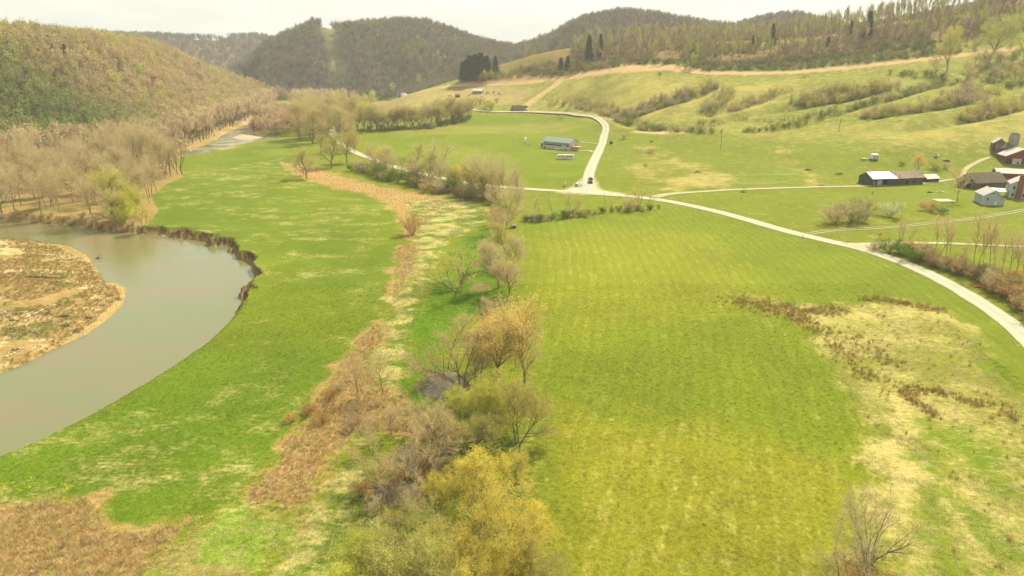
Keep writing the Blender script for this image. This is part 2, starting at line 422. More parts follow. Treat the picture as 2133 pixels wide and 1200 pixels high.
# ------------------------------------------------------------------ ground sheet
def poly(px): return G(px)[:, :2]
POLY = {k: poly(v) for k, v in dict(
    meadow=[(310, 470), (330, 420), (300, 410), (340, 385), (380, 370), (360, 335), (420, 325), (560, 296), (600, 300), (620, 330), (590, 345), (640, 378), (700, 396), (760, 405), (810, 430), (832, 470), (838, 510), (815, 590), (780, 655), (735, 730), (690, 790), (640, 850), (590, 920), (545, 985), (500, 1040), (440, 1075), (380, 1085), (290, 1110), (225, 1108), (200, 1060), (150, 1038), (60, 1052), (-200, 1080), (-500, 1120), (-300, 1010), (0, 945), (230, 848), (415, 728), (527, 575), (440, 500), (380, 480)],
    pinkish=[(585, 338), (640, 345), (700, 362), (760, 382), (850, 400), (960, 412), (1000, 425), (940, 440), (880, 470), (870, 500), (835, 500), (832, 460), (810, 428), (760, 402), (700, 394), (640, 376), (600, 357)],
    strip_a=[(832, 512), (866, 508), (868, 560), (850, 600), (818, 612), (822, 560)],
    strip_b=[(790, 672), (800, 700), (770, 745), (800, 800), (850, 850), (860, 900), (800, 900), (740, 905), (700, 970), (650, 1040), (625, 1080), (560, 1075), (510, 1040), (550, 985), (595, 920), (645, 850), (695, 785), (740, 715)],
    straw=[(850, 420), (930, 410), (1010, 425), (1000, 470), (930, 500), (900, 540), (888, 600), (870, 660), (850, 700), (850, 800), (850, 850), (800, 880), (760, 930), (770, 980), (745, 1060), (700, 1130), (690, 1260), (520, 1260), (570, 1150), (620, 1090), (690, 990), (750, 880), (740, 800), (780, 700), (810, 640), (825, 590), (870, 510)],
    lush=[(1010, 470), (1040, 560), (1080, 640), (960, 660), (930, 700), (930, 780), (900, 860), (870, 930), (845, 880), (845, 780), (858, 690), (890, 610), (930, 560), (960, 500)],
    reeds=[(-400, 1110), (-100, 1080), (20, 1060), (60, 1048), (130, 1036), (180, 1038), (205, 1068), (222, 1108), (290, 1112), (350, 1092), (395, 1085), (385, 1115), (340, 1150), (300, 1200), (260, 1300), (-400, 1300)],
    mixed=[(395, 1085), (450, 1072), (505, 1040), (560, 1078), (620, 1085), (570, 1150), (520, 1300), (250, 1300), (300, 1200), (345, 1150)],
    marsh=[(1520, 622), (1570, 616), (1650, 632), (1760, 636), (1840, 622), (1935, 632), (1990, 655), (2040, 705), (2062, 760), (2100, 800), (2160, 850), (2300, 1000), (2300, 1300), (1980, 1300), (1970, 1180), (1940, 1090), (1945, 940), (1830, 910), (1790, 850), (1750, 790), (1728, 735), (1700, 692), (1650, 665), (1590, 648)],
    marsh_b=[(1815, 900), (1880, 905), (1945, 930), (1945, 1100), (1985, 1200), (1990, 1300), (1760, 1300), (1790, 1180), (1850, 1120), (1830, 1040), (1810, 960)],
    green_a=[(1945, 900), (2010, 890), (2080, 920), (2110, 960), (2100, 1010), (2040, 990), (1960, 965)],
    green_b=[(1955, 1060), (2010, 1065), (2080, 1100), (2100, 1150), (2050, 1165), (1990, 1130)],
    rightfield=[(1078, 470), (1250, 445), (1400, 430), (1500, 450), (1640, 488), (1800, 525), (1950, 590), (2060, 665), (2133, 760), (2300, 900), (2300, 1400), (900, 1400), (1090, 1150), (1130, 900), (1130, 760), (1090, 600)],
    gold_a=[(1100, 500), (1250, 470), (1450, 480), (1520, 540), (1600, 600), (1560, 650), (1400, 660), (1200, 700), (1120, 640)],
    gold_b=[(1150, 850), (1400, 880), (1650, 930), (1800, 960), (1830, 1100), (1780, 1260), (1100, 1260), (1140, 1000)],
    hayfield=[(750, 275), (860, 268), (985, 240), (1080, 236), (1200, 242), (1250, 255), (1250, 300), (1205, 388), (1100, 390), (960, 375), (860, 350), (790, 320)],
    hay_tan=[(800, 268), (900, 262), (990, 262), (1150, 252), (1210, 262), (1180, 275), (1000, 278), (850, 282)],
    hay_tan2=[(840, 300), (900, 296), (1020, 310), (1070, 330), (1060, 365), (1000, 360), (900, 330)],
    hill_gold=[(1100, 225), (1180, 170), (1300, 155), (1420, 158), (1480, 172), (1560, 175), (1660, 165), (1700, 185), (1600, 230), (1480, 262), (1380, 250), (1290, 262), (1200, 228)],
    hill_gold2=[(1560, 262), (1700, 262), (1820, 262), (1900, 262), (1860, 285), (1700, 292), (1560, 288)],
    hill_gold3=[(1840, 290), (1950, 262), (2050, 238), (2200, 215), (2300, 260), (2200, 300), (2000, 300), (1880, 300)],
    rough_r=[(1305, 345), (1400, 330), (1470, 345), (1530, 372), (1500, 392), (1420, 400), (1370, 392), (1330, 370)],
    rough_r2=[(1340, 300), (1375, 310), (1385, 325), (1350, 330), (1330, 318)],
    track_r=[(1620, 305), (1640, 312), (1650, 340), (1700, 368), (1715, 388), (1680, 388), (1685, 370), (1640, 345), (1625, 325)],
    pond=[(1315, 276), (1350, 270), (1400, 270), (1440, 278), (1380, 280)],
    nearveg=[(840, 950), (960, 900), (1100, 880), (1130, 1000), (1110, 1200), (1050, 1400), (560, 1400), (700, 1150), (760, 1000)],
    farmyard=[(1160, 398), (1190, 392), (1215, 370), (1238, 370), (1248, 394), (1300, 404), (1300, 408), (1160, 402)],
    farbank=[(350, 335), (400, 322), (450, 306), (440, 290), (360, 300), (300, 312), (250, 330)],
    farflat=[(820, 205), (930, 190), (990, 178), (1060, 180), (1130, 182), (1080, 215), (1000, 218), (900, 222), (820, 228), (740, 220)],
).items()}
STRIP_PX = [(845, 200), (880, 190), (940, 179), (1000, 172), (1080, 166), (1160, 157), (1240, 148), (1320, 143), (1400, 140), (1430, 146), (1480, 151), (1550, 153), (1640, 151), (1740, 143), (1840, 133), (1900, 126), (1990, 116), (2060, 108), (2140, 98)]
STRIP_W = [7, 8, 12, 16, 20, 22, 22, 19, 16, 13, 10, 9, 8, 9, 9, 9, 8, 7, 6]
strip_w = G(STRIP_PX)
BRANCH_PX = [(1172, 158), (1160, 175), (1138, 190), (1118, 204), (1098, 219)]
branch_w = G(BRANCH_PX)

def ground_colour(x, y, F):
    n = len(x)
    big = fbm(x, y, 90, 3, 60); mid = fbm(x, y, 18, 3, 61); sm = fbm(x, y, 4, 3, 62)
    edge = fbm(x, y, 5, 3, 63)
    col = np.empty((n, 3)); col[:] = (.135, .165, .009)
    straw = np.full(n, .18); weed = np.zeros(n); swath = np.zeros(n)
    def lay(c, m):
        m = m[:, None]; col[:] = col * (1 - m) + np.array(c) * m
    def M(name, soft=3.0, rag=3.0):
        d = sdist(x, y, POLY[name], 40) + edge * rag
        return sstep(soft, -soft, d)
    lay((.145, .16, .012), np.clip(.5 + big, 0, 1) * .6)
    lay((.09, .135, .009), np.clip(mid, 0, 1) * .6)
    # left-hand bottom meadow
    m = M('meadow', 1.5, 2); lay((.108, .152, .011), m); straw = straw * (1 - m) + m * np.clip(.10 + .5 * fbm(x, y * 1.8, 12, 3, 68) + .3 * big, 0, .5)
    lay((.16, .18, .010), m * np.clip(.2 + .9 * fbm(x, y, 45, 2, 66), 0, 1) * .8)
    m2 = m * sstep(170, 110, y); lay((.082, .14, .007), m2 * .6)
    # right-hand field
    m = M('rightfield', 2, 2); lay((.136, .170, .012), m); straw = straw * (1 - m) + m * .05; swath += m
    lay((.12, .155, .008), m * np.clip(.15 + mid * .8, 0, 1) * .7)
    g = M('gold_a', 14, 8); lay((.21, .21, .018), g * .6); straw += g * .06
    g = M('gold_b', 12, 8); lay((.215, .195, .018), g * .7); straw += g * .16
    g = M('hayfield', 3, 3); lay((.132, .168, .010), g); straw = straw * (1 - g * .8)
    g = M('hay_tan', 8, 5); lay((.20, .19, .035), g * .7)
    g = M('hay_tan2', 14, 5); lay((.16, .18, .02), g * .5); straw += g * .25
    hill = sstep(4, 16, base_h(x, y))
    lay((.19, .20, .022), hill * np.clip(.45 + big * 1.2, 0, 1) * .8); straw += hill * .2
    for k, a in (('hill_gold', .9), ('hill_gold2', .7), ('hill_gold3', .75)):
        g = M(k, 16, 10); lay((.30, .255, .055), g * a * np.clip(.7 + mid * .8, 0, 1))
    for k in ('rough_r', 'rough_r2', 'track_r'):
        g = M(k, 6, 9) * np.clip(.55 + 1.2 * mid + .6 * sm, 0, 1); lay((.27, .21, .055), g * .75); straw += g * .3
    # dry and weedy areas
    g = M('pinkish', 1.6, 3); lay((.32, .21, .07), g); weed += g * .6
    g = M('straw', 2, 5); lay((.10, .155, .012), g); straw = straw * (1 - g) + g * np.clip(.62 + 1.1 * fbm(x, y * 1.5, 5, 3, 69), 0, 1)
    g = M('lush', 2, 3); lay((.085, .15, .007), g); straw = straw * (1 - g) + g * .06
    for k in ('strip_a', 'strip_b', 'reeds'):
        g = M(k, 2.5, 5.0); lay((.28, .19, .06), g); weed += g
        lay((.16, .13, .03), g * np.clip(mid - .2, 0, 1)); straw = straw * (1 - g) + g * .25
    g = M('mixed', 2, 4); lay((.20, .185, .035), g); straw = straw * (1 - g) + g * .4
    lay((.14, .23, .012), g * sstep(.1, .35, fbm(x, y, 9, 2, 67)))
    g = np.maximum(M('marsh', 3, 6), M('marsh_b', 3, 6)); lay((.20, .195, .03), g * .9); straw = straw * (1 - g) + g * np.clip(.5 + .5 * mid, .1, .8); swath *= 1 - g
    for k in ('green_a', 'green_b'):
        g2 = M(k, 5, 9); lay((.10, .16, .008), g2 * .8); straw = straw * (1 - g2) + g2 * .2
    g = M('nearveg', 4, 5); lay((.085, .12, .012), g); straw = straw * (1 - g) + g * .3
    for (u, v, rr, c, a) in ((925, 800, 8, (.10, .085, .05), .9), (880, 950, 8, (.11, .09, .05), .8), (830, 1030, 7, (.11, .09, .05), .8), (840, 740, 3, (.16, .14, .08), .4), (1000, 598, 5, (.20, .14, .07), .8), (1040, 630, 5, (.24, .19, .08), .7)):
        p = at_plane([(u, v)])[0]
        g2 = sstep(1, .55, np.hypot(x - p[0], y - p[1]) / rr + edge * .35); lay(c, g2 * a)
    # verges of the gravel road are duller
    # river banks and bars
    bar, sb, sd, sf, cut = F['bar'], F['sb'], F['sd'], F['sf'], F['cut']
    lay((.31, .215, .085), bar)
    lay((.22, .15, .045), bar * sstep(-4, -9, sb) * np.clip(.5 + sm * 1.2, 0, 1)); weed += bar * .5 * sstep(-3, -8, sb)
    lay((.44, .35, .17), bar * sstep(.15, .35, fbm(x, y * 2.2, 11, 3, 70)) * sstep(-4, -8, sb))
    lay((.10, .13, .02), bar * sstep(.25, .45, fbm(x + 50, y * 1.5, 9, 2, 71)) * sstep(-8, -16, sb))
    straw = straw * (1 - bar) + bar * .25
    bank = sstep(3.2, .6, sd) * (1 - bar); lay((.27, .17, .062), bank * (1 - cut) * .85)
    bank2 = sstep(1.08, .99, F['k']) * 0 + np.where(F['k'] < .985, 1.0, 0.0) * cut * (1 - bar)
    kk = F['k'] + fbm(x, y, 5, 2, 72) * .25
    lay((.22, .145, .07), bank2); lay((.07, .045, .024), bank2 * .9 * sstep(.25, .5, kk) * sstep(6, 3, sd))
    lay((.32, .21, .10), sstep(1.2, .2, sd) * cut * (1 - bar) * .6)
    straw = straw * (1 - np.maximum(bank, bank2))
    lay((.27, .17, .065), sstep(.3, -.4, sd))
    # wooded flat on the left, forest litter on the hills
    wooded = inside(x, y, POLY_W['wood_flat']).astype(float)
    lay((.27, .185, .072), wooded * (1 - bar) * .95 * sstep(-1, 2, sd))
    lay((.16, .17, .03), wooded * sstep(.1, .5, mid) * .5)
    straw = straw * (1 - wooded)
    fb = sstep(26, 12, sf); lay((.36, .26, .12), fb * sstep(-.1, .3, fbm(x, y, 30, 2, 73)) * .9)
    isl = sstep(3, 0, F['si']); lay((.42, .31, .2), isl)
    rh = ridge_h(x, y); f = sstep(2, 14, rh - base_h(x, y)); lay((.15, .10, .05), f); straw = straw * (1 - f)
    # cleared power-line swathe on the far hill
    cl = G_clear(x, y); lay((.13, .13, .06), cl)
    cw = inside(x, y, POLY_W['crest_wood']).astype(float); lay((.21, .135, .055), cw * np.clip(.8 + mid, 0, 1)); straw = straw * (1 - cw)
    cb = inside(x, y, POLY_W['crest_band']).astype(float) * sstep(-.5, .2, mid); lay((.09, .13, .018), cb * .8)
    # stripped construction corridor
    d, par = seg_dist(x, y, strip_w)
    wpx = np.interp(par, np.arange(len(STRIP_W)), STRIP_W)
    g = sstep(1.15, .8, (d + edge * 3) / (wpx * .85)); g = g * (y > 600)
    lay((.44, .30, .135), g); straw = straw * (1 - g)
    lay((.17, .10, .05), sstep(1.35, 1.1, (d + edge * 2) / (wpx * .95)) * sstep(.9, 1.1, (d + edge * 2) / (wpx * .95)) * (y > 600) * .7 * (fbm(x, y, 60, 2, 79) > -.1))
    d, _ = seg_dist(x, y, branch_w); g2 = sstep(9, 6, d + edge * 2); lay((.43, .29, .125), g2); straw = straw * (1 - g2)
    g = M('farflat', 8, 6); lay((.30, .22, .09), g * .75)
    g = M('pond', 2, 1); lay((.42, .34, .16), g)
    g = M('farmyard', 1.5, 1); lay((.42, .37, .24), g); straw = straw * (1 - g)
    col *= (1 + .16 * mid + .10 * sm)[:, None]
    col[:, 2] = np.clip(col[:, 2], .004, 1)
    return np.clip(col, 0, 1), np.clip(straw, 0, 1), np.clip(weed, 0, 1), np.clip(swath, 0, 1)

POLY_W = dict(
    wood_flat=np.vstack([poly([(590, 232), (560, 262), (540, 285), (440, 292), (430, 305), (360, 335), (385, 368), (345, 385), (315, 410), (330, 440), (305, 470), (290, 488), (150, 470), (0, 462), (-400, 455)]), [(-700, 260), (-700, 1100), (-330, 1250), (-280, 1250)]]),
    crest_wood=np.vstack([poly([(960, 158), (1000, 150), (1080, 145), (1180, 135), (1300, 130), (1400, 130), (1480, 138), (1600, 132), (1700, 125), (1850, 105), (2000, 90), (2133, 70), (2400, 20)]), [(1500, 900), (900, 1300), (300, 1500), (0, 1300)]]),
    crest_band=poly([(1080, 142), (1300, 128), (1400, 126), (1480, 132), (1600, 126), (1700, 118), (1850, 98), (2000, 82), (2000, 112), (1850, 128), (1740, 138), (1600, 148), (1470, 148), (1400, 134), (1300, 138), (1100, 158)]),
)
_c0 = at_depth(682, 46, 1660)[:2]; _c1 = G1(700, 132)[:2]; _c2 = G1(716, 176)[:2]
def G_clear(x, y):
    d, _ = seg_dist(x, y, [_c0 * 1.05, _c0, _c1, _c2])
    return sstep(19, 11, d)

def build_ground():
    us = np.concatenate([np.linspace(-1400, -110, 90, endpoint=False), np.arange(-110, 2245, 2.3), np.linspace(2250, 3600, 90)])
    s = (us - PW / 2) / FPX / math.cos(PITCH)
    ys = [18.0]
    while ys[-1] < 3120:
        r = ys[-1]
        st = max(.25, r * r / 95000 * 1.6)
        if r > 500: st = min(st, 4.2)
        if r > 1300: st = 12
        if r > 2850: st = 40
        ys.append(r + st)
    ys = np.array(ys)
    Y, S = np.meshgrid(ys, s, indexing='ij')
    X = S * Y
    x, y = X.ravel(), Y.ravel()
    z, F = ground_h(x, y, True)
    col, straw, weed, swath = ground_colour(x, y, F)
    nr, nc = X.shape
    i = np.arange((nr - 1) * nc).reshape(nr - 1, nc)[:, :-1].ravel()
    q = np.stack([i, i + 1, i + nc + 1, i + nc], 1)
    me = np_mesh('ground', np.stack([x, y, z], 1), [q], [ground_mat()], smooth=True)
    a = me.color_attributes.new('tone', 'FLOAT_COLOR', 'POINT'); a.data.foreach_set('color', np.c_[col, np.ones(len(col))].astype(np.float32).ravel())
    K = .31 * (y - 105) - .001 * (y - 105) ** 2
    for nm, val in (('straw', straw), ('weed', weed), ('swath', swath), ('lane', x - np.where(y < 260, K, .31 * 155 - .001 * 155 ** 2))):
        a = me.attributes.new(nm, 'FLOAT', 'POINT'); a.data.foreach_set('value', val.astype(np.float32))
    o = bpy.data.objects.new('ground', me); link(o); o['kind'] = 'structure'
    return o

def ground_mat():
    m, t, b = new_mat('meadow_and_soil')
    co = t.new('ShaderNodeTexCoord').outputs['Object']
    tone = t.attr('tone', 'Color'); straw = t.attr('straw'); weed = t.attr('weed'); sw = t.attr('swath'); lane = t.attr('lane')
    n1 = t.noise(co, .16, 4, .6); n2 = t.noise(co, .9, 4, .7); n3 = t.noise(co, 3.5, 3, .7)
    # flattened dry stems: stretched noise, direction wandering
    mp = t.new('ShaderNodeMapping', inp={0: co}); mp.inputs['Rotation'].default_value = (0, 0, .5); mp.inputs['Scale'].default_value = (.35, 1.5, 1)
    n4 = t.noise(mp.outputs[0], .8, 5, .7)
    mp = t.new('ShaderNodeMapping', inp={0: co}); mp.inputs['Rotation'].default_value = (0, 0, .12); mp.inputs['Scale'].default_value = (1.7, .22, 1)
    n5 = t.noise(mp.outputs[0], .8, 5, .7)
    n4 = t.math('ADD', t.math('MULTIPLY', n4, t.math('SUBTRACT', 1, sw)), t.math('MULTIPLY', n5, sw))
    # mowing lanes
    wob = t.math('MULTIPLY', t.noise(co, .05, 2, .5), 9)
    w = t.math('SINE', t.math('ADD', t.math('MULTIPLY', lane, 1.75), wob))
    w2 = t.math('SINE', t.math('ADD', t.math('MULTIPLY', lane, 3.9), t.math('MULTIPLY', wob, 1.7)))
    w = t.math('MULTIPLY', t.math('ADD', w, t.math('MULTIPLY', w2, .5)), t.math('MULTIPLY', sw, t.ramp(n1, .3, .65)))
    # straw cover
    mix = t.math('ADD', t.math('ADD', t.math('MULTIPLY', n1, .38), t.math('MULTIPLY', n2, .2)), t.math('MULTIPLY', n4, .42))
    mix = t.math('ADD', mix, t.math('MULTIPLY', w, .026))
    sf = t.ramp(t.math('ADD', mix, t.math('MULTIPLY', straw, .30)), .55, .80)
    c = t.mix(t.math('MULTIPLY', sf, t.math('SUBTRACT', .78, t.math('MULTIPLY', sw, .22))), tone, (.44, .365, .14))
    # weedy fibres
    wf = t.math('MULTIPLY', t.ramp(n4, .42, .62), weed)
    c = t.mix(t.math('MULTIPLY', wf, .55), c, (.40, .26, .12))
    wf2 = t.math('MULTIPLY', t.ramp(n2, .55, .70), weed)
    c = t.mix(t.math('MULTIPLY', wf2, .5), c, (.10, .06, .022))
    v = t.math('ADD', t.math('ADD', t.math('MULTIPLY', t.ramp(n3, .25, .75), .42), t.math('MULTIPLY', t.ramp(n2, .3, .7), .26)), .67)
    v = t.math('ADD', v, t.math('MULTIPLY', w, .075))
    vc = t.new('ShaderNodeCombineColor', inp={0: v, 1: v, 2: v}).outputs[0]
    c = t.mix(1.0, c, vc, 'MULTIPLY')
    t.l.new(c, b.inputs['Base Color']); b.inputs['Roughness'].default_value = .95; b.inputs['Specular IOR Level'].default_value = .05
    h = t.math('ADD', t.math('MULTIPLY', n3, .5), t.math('MULTIPLY', n2, .8))
    bp = t.new('ShaderNodeBump', inp={'Strength': .75, 'Distance': .35, 'Height': h}); t.l.new(bp.outputs[0], b.inputs['Normal'])
    return m

def build_water():
    m, t, b = new_mat('muddy_water')
    co = t.new('ShaderNodeTexCoord').outputs['Object']
    mp = t.new('ShaderNodeMapping', inp={0: co}); mp.inputs['Scale'].default_value = (.02, .045, 1); mp.inputs['Rotation'].default_value = (0, 0, .6)
    n = t.noise(mp.outputs[0], 1.0, 3, .5)
    c = t.mix(t.ramp(n, .38, .62), (.14, .155, .06), (.17, .145, .068))
    t.l.new(c, b.inputs['Base Color']); b.inputs['Roughness'].default_value = .12; b.inputs['Specular IOR Level'].default_value = .5
    n2 = t.noise(co, .9, 4, .6)
    bp = t.new('ShaderNodeBump', inp={'Strength': .5, 'Distance': .12, 'Height': n2}); t.l.new(bp.outputs[0], b.inputs['Normal'])
    # pale broken water upstream
    m2, t, b = new_mat('rippled_water')
    co = t.new('ShaderNodeTexCoord').outputs['Object']
    n = t.noise(co, .05, 3, .6)
    c = t.mix(t.ramp(n, .4, .6), (.14, .15, .09), (.30, .28, .2))
    t.l.new(c, b.inputs['Base Color']); b.inputs['Roughness'].default_value = .2
    n2 = t.noise(co, .6, 4, .6)
    bp = t.new('ShaderNodeBump', inp={'Strength': .3, 'Distance': .15, 'Height': n2}); t.l.new(bp.outputs[0], b.inputs['Normal'])
    def sheet(name, P, mat, grow):
        # one flat sheet reaching a little under the banks, the ground hides its rim
        P = np.array(P); c = np.roll(P, -1, 0) - np.roll(P, 1, 0)
        nrm = np.stack([c[:, 1], -c[:, 0]], 1); nrm /= np.linalg.norm(nrm, axis=1)[:, None]
        area = .5 * np.sum(P[:, 0] * np.roll(P[:, 1], -1) - np.roll(P[:, 0], -1) * P[:, 1])
        Q = P + nrm * grow * (1 if area > 0 else -1)
        bm = bmesh.new(); vs = [bm.verts.new((p[0], p[1], WATER_Z)) for p in Q]
        f = bm.faces.new(vs); bmesh.ops.triangulate(bm, faces=[f])
        bmesh.ops.recalc_face_normals(bm, faces=bm.faces)
        for f in bm.faces:
            if f.normal.z < 0: f.normal_flip()
        me = bpy.data.meshes.new(name); bm.to_mesh(me); bm.free(); me.materials.append(mat)
        o = bpy.data.objects.new(name, me); link(o); o['kind'] = 'structure'
        return o
    sheet('river_water', river_w, m, 1.5)
    sheet('upstream_water', far_w, m2, 3)
    # shallow dark pools under the creek trees
    m3, t, b = new_mat('pool_water'); b.inputs['Base Color'].default_value = (.12, .10, .065, 1); b.inputs['Roughness'].default_value = .25; b.inputs['Specular IOR Level'].default_value = .3
    for (u, v, rx, ry) in ((925, 800, 4.6, 6.5), (885, 955, 4.0, 5.5), (835, 1030, 3.4, 3.6)):
        p = at_plane([(u, v)])[0]; V = []; n = 28
        for k in range(n):
            a = 6.283 * k / n; q = 1 + .25 * math.sin(3 * a + u) + .15 * math.sin(5 * a + v); V.append((p[0] + rx * q * math.cos(a), p[1] + ry * q * math.sin(a)))
        V = np.array(V); z = float(ground_h(V[:, 0], V[:, 1]).max()) + .04
        me = bpy.data.meshes.new('creek_pool'); me.from_pydata([(a, c, z) for a, c in V], [], [tuple(range(n))]); me.materials.append(m3)
        o = bpy.data.objects.new('creek_pool', me); link(o); o['kind'] = 'structure'

# ------------------------------------------------------------------ roads and tracks draped on the ground
def gravel(name, a, b_, tracks=False):
    m, t, b = new_mat(name)
    co = t.new('ShaderNodeTexCoord').outputs['Object']
    n = t.noise(co, .35, 5, .7); n2 = t.noise(co, 4, 3, .7)
    c = t.mix(t.ramp(n, .3, .7), a, b_)
    # wheel tracks are paler than the crown between them
    ac = t.attr('across')
    w = t.math('ABSOLUTE', t.math('SUBTRACT', t.math('ABSOLUTE', ac), .48))
    e = t.ramp(w, .30, .10)
    c = t.mix(t.math('MULTIPLY', e, .55), t.mix(.22, c, (.16, .14, .07)), t.mix(.25, c, (.60, .56, .43)))
    c = t.mix(t.math('MULTIPLY', t.ramp(n2, .3, .8), .25), c, (.2, .17, .11))
    t.l.new(c, b.inputs['Base Color']); b.inputs['Roughness'].default_value = .95; b.inputs['Specular IOR Level'].default_value = .08
    bp = t.new('ShaderNodeBump', inp={'Strength': .4, 'Distance': .05, 'Height': n2}); t.l.new(bp.outputs[0], b.inputs['Normal'])
    return m
ROADS = {}
def road(name, px, width, mat, lift=.1, rag=.25, lanes=None):
    P = G(px)[:, :2]; P = spline(P, 14)
    d = np.gradient(P, axis=0); d /= np.linalg.norm(d, axis=1)[:, None]
    nrm = np.stack([-d[:, 1], d[:, 0]], 1)
    W = np.full(len(P), float(width)) if np.isscalar(width) else np.interp(np.linspace(0, 1, len(P)), np.linspace(0, 1, len(width)), width)
    cross = np.linspace(-1, 1, 9) if lanes is None else None
    V = []; ac = []; F_ = []
    strips = [(-1, 1, 9)] if lanes is None else lanes
    off = 0
    for a, b_, k in strips:
        cs = np.linspace(a, b_, k)
        wob = rag * fbm(np.arange(len(P)) * 1.0, np.zeros(len(P)), 6, 3, 90)
        off = sum(len(v) for v in V)
        base = []
        for c in cs:
            q = P + nrm * (c * (np.asarray(W) / 2 + (wob if abs(c) > .9 else 0)))[:, None]
            dist = np.hypot(q[:, 0], q[:, 1])
            h = np.maximum(ground_h(q[:, 0], q[:, 1]), ground_h(P[:, 0], P[:, 1]) - .25)
            base.append(np.stack([q[:, 0], q[:, 1], h + lift + dist * .00025 - (.05 if abs(c) > .99 else 0)], 1))
        B = np.stack(base, 1)
        n, kk = B.shape[:2]
        V.append(B.reshape(-1, 3)); ac.append(np.tile(cs, n))
        i = (np.arange(n - 1)[:, None] * kk + np.arange(kk - 1)[None]).ravel() + off
        F_.append(np.stack([i, i + 1, i + kk + 1, i + kk], 1))
    me = np_mesh(name, np.vstack(V), F_, [mat], smooth=True)
    at = me.attributes.new('across', 'FLOAT', 'POINT'); at.data.foreach_set('value', np.concatenate(ac).astype(np.float32))
    bm = bmesh.new(); bm.from_mesh(me); bmesh.ops.recalc_face_normals(bm, faces=bm.faces)
    for f in bm.faces:
        if f.normal.z < 0: f.normal_flip()
    bm.to_mesh(me); bm.free()
    o = bpy.data.objects.new(name, me); link(o); o['kind'] = 'structure'
    ROADS[name] = P
    return o

def build_roads():
    g1 = gravel('pale_limestone_gravel', (.40, .37, .28), (.50, .46, .35))
    g2 = gravel('tan_lane_gravel', (.38, .33, .20), (.46, .41, .26))
    road('gravel_road', [(690, 262), (700, 290), (735, 315), (800, 340), (870, 361), (950, 377), (1020, 387), (1100, 394), (1180, 399), (1240, 404), (1320, 410), (1400, 421), (1480, 438), (1560, 459), (1640, 482), (1720, 501), (1800, 520), (1860, 540), (1920, 564), (1980, 594), (2040, 630), (2090, 664), (2133, 700), (2200, 770), (2300, 920)], 6.3, g1)
    road('side_road', [(1222, 403), (1224, 388), (1228, 360), (1240, 330), (1254, 300), (1258, 284), (1262, 266), (1252, 252), (1230, 243), (1190, 238), (1140, 235), (1080, 233), (1030, 233), (1000, 231), (975, 226), (950, 216), (985, 205)], 7.2, g1, lift=.13)
    road('farm_lane', [(1362, 411), (1400, 404), (1500, 397), (1600, 393), (1700, 390), (1800, 388), (1880, 385), (1950, 379), (2000, 370), (2012, 352), (2040, 336), (2062, 328)], [6, 4, 3.6, 3.4, 3.2, 3, 2.6, 2.4], g2, lift=.12)
    road('two_track_lane', [(1684, 487), (1740, 480), (1800, 477), (1860, 473), (1950, 464), (2030, 455), (2090, 446), (2150, 434), (2200, 420)], 3.2, g2, lift=.1, rag=.1, lanes=[(-1, -.45, 4), (.45, 1, 4)])
    road('yard_turning', [(1770, 513), (1820, 511), (1870, 507), (1950, 507), (2050, 511), (2133, 514), (2300, 520)], [9, 7, 3.5, 2.8, 2.8, 2.8], g2, lift=.14)
    road('shed_drive', [(1250, 300), (1230, 298), (1210, 296)], 2.6, g2, lift=.16, rag=.4)
    road('shed_loop_drive', [(1238, 318), (1225, 314), (1205, 315), (1188, 314)], 3, g2, lift=.16, rag=.5)
# ------------------------------------------------------------------ trees: skeletons grown branch by branch
def _n(v): return v / (np.linalg.norm(v) + 1e-9)
def _rot(d, ang, az):
    a = np.array([0, 0, 1.0]) if abs(d[2]) < .9 else np.array([1.0, 0, 0])
    p = _n(np.cross(d, a)); q = np.cross(d, p)
    return _n(d * math.cos(ang) + (p * math.cos(az) + q * math.sin(az)) * math.sin(ang))

def skeleton(seed, H=14, stems=1, fork=.3, lean=.08, limbs=10, ang=(.8, .8, .8), ratio=(.5, .5, .5), kids=(0, 6, 4), curv=.12, trop=.10, r0=.22, levels=3, clear=None, top_taper=.35):
    g = np.random.default_rng(seed)
    segs = []                                  # p0, p1, r0, r1, level
    def grow(p, d, L, r, lv, start):
        n = (7, 5, 4, 3)[min(lv, 3)]
        pts = [p]; dirs = [d]
        for i in range(n):
            d = _n(d + g.normal(0, curv, 3) + np.array([0, 0, trop * (1 if lv else .3)]))
            p = p + d * L / n; pts.append(p); dirs.append(d)
        rr = r * np.linspace(1, .28, n + 1)
        for i in range(n): segs.append((pts[i], pts[i + 1], rr[i], rr[i + 1], lv))
        if lv >= levels: return
        k = limbs if lv == 0 else kids[lv]
        az = g.uniform(0, 6.28)
        for j in range(k):
            t = start + (1 - start) * (j + g.uniform(.1, .9)) / k
            t = min(t, .98); i = int(t * n); f = t * n - i
            q = pts[i] * (1 - f) + pts[i + 1] * f
            az += 2.4 + g.normal(0, .4)
            a = ang[lv] * g.uniform(.7, 1.2) * (1.1 - .35 * t)
            l = L * ratio[lv] * (1.15 - top_taper * 1.6 * max(0, t - .35)) * g.uniform(.75, 1.15)
            grow(q, _rot(dirs[i], a, az), l, rr[i] * .62, lv + 1, .25)
    for s in range(stems):
        if stems == 1: d = _n(np.array([g.normal(0, lean), g.normal(0, lean), 1])); L = H * .82; q = np.zeros(3)
        else:
            a = 6.28 * s / stems + g.uniform(-.4, .4); t = lean * g.uniform(.6, 1.3)
            d = _n(np.array([math.cos(a) * t, math.sin(a) * t, 1])); L = H * g.uniform(.7, .95)
            q = np.array([math.cos(a), math.sin(a), 0]) * r0 * 1.1
        grow(q - d * .3, d, L, r0 * (1 if stems == 1 else .7), 0, fork)
    return segs

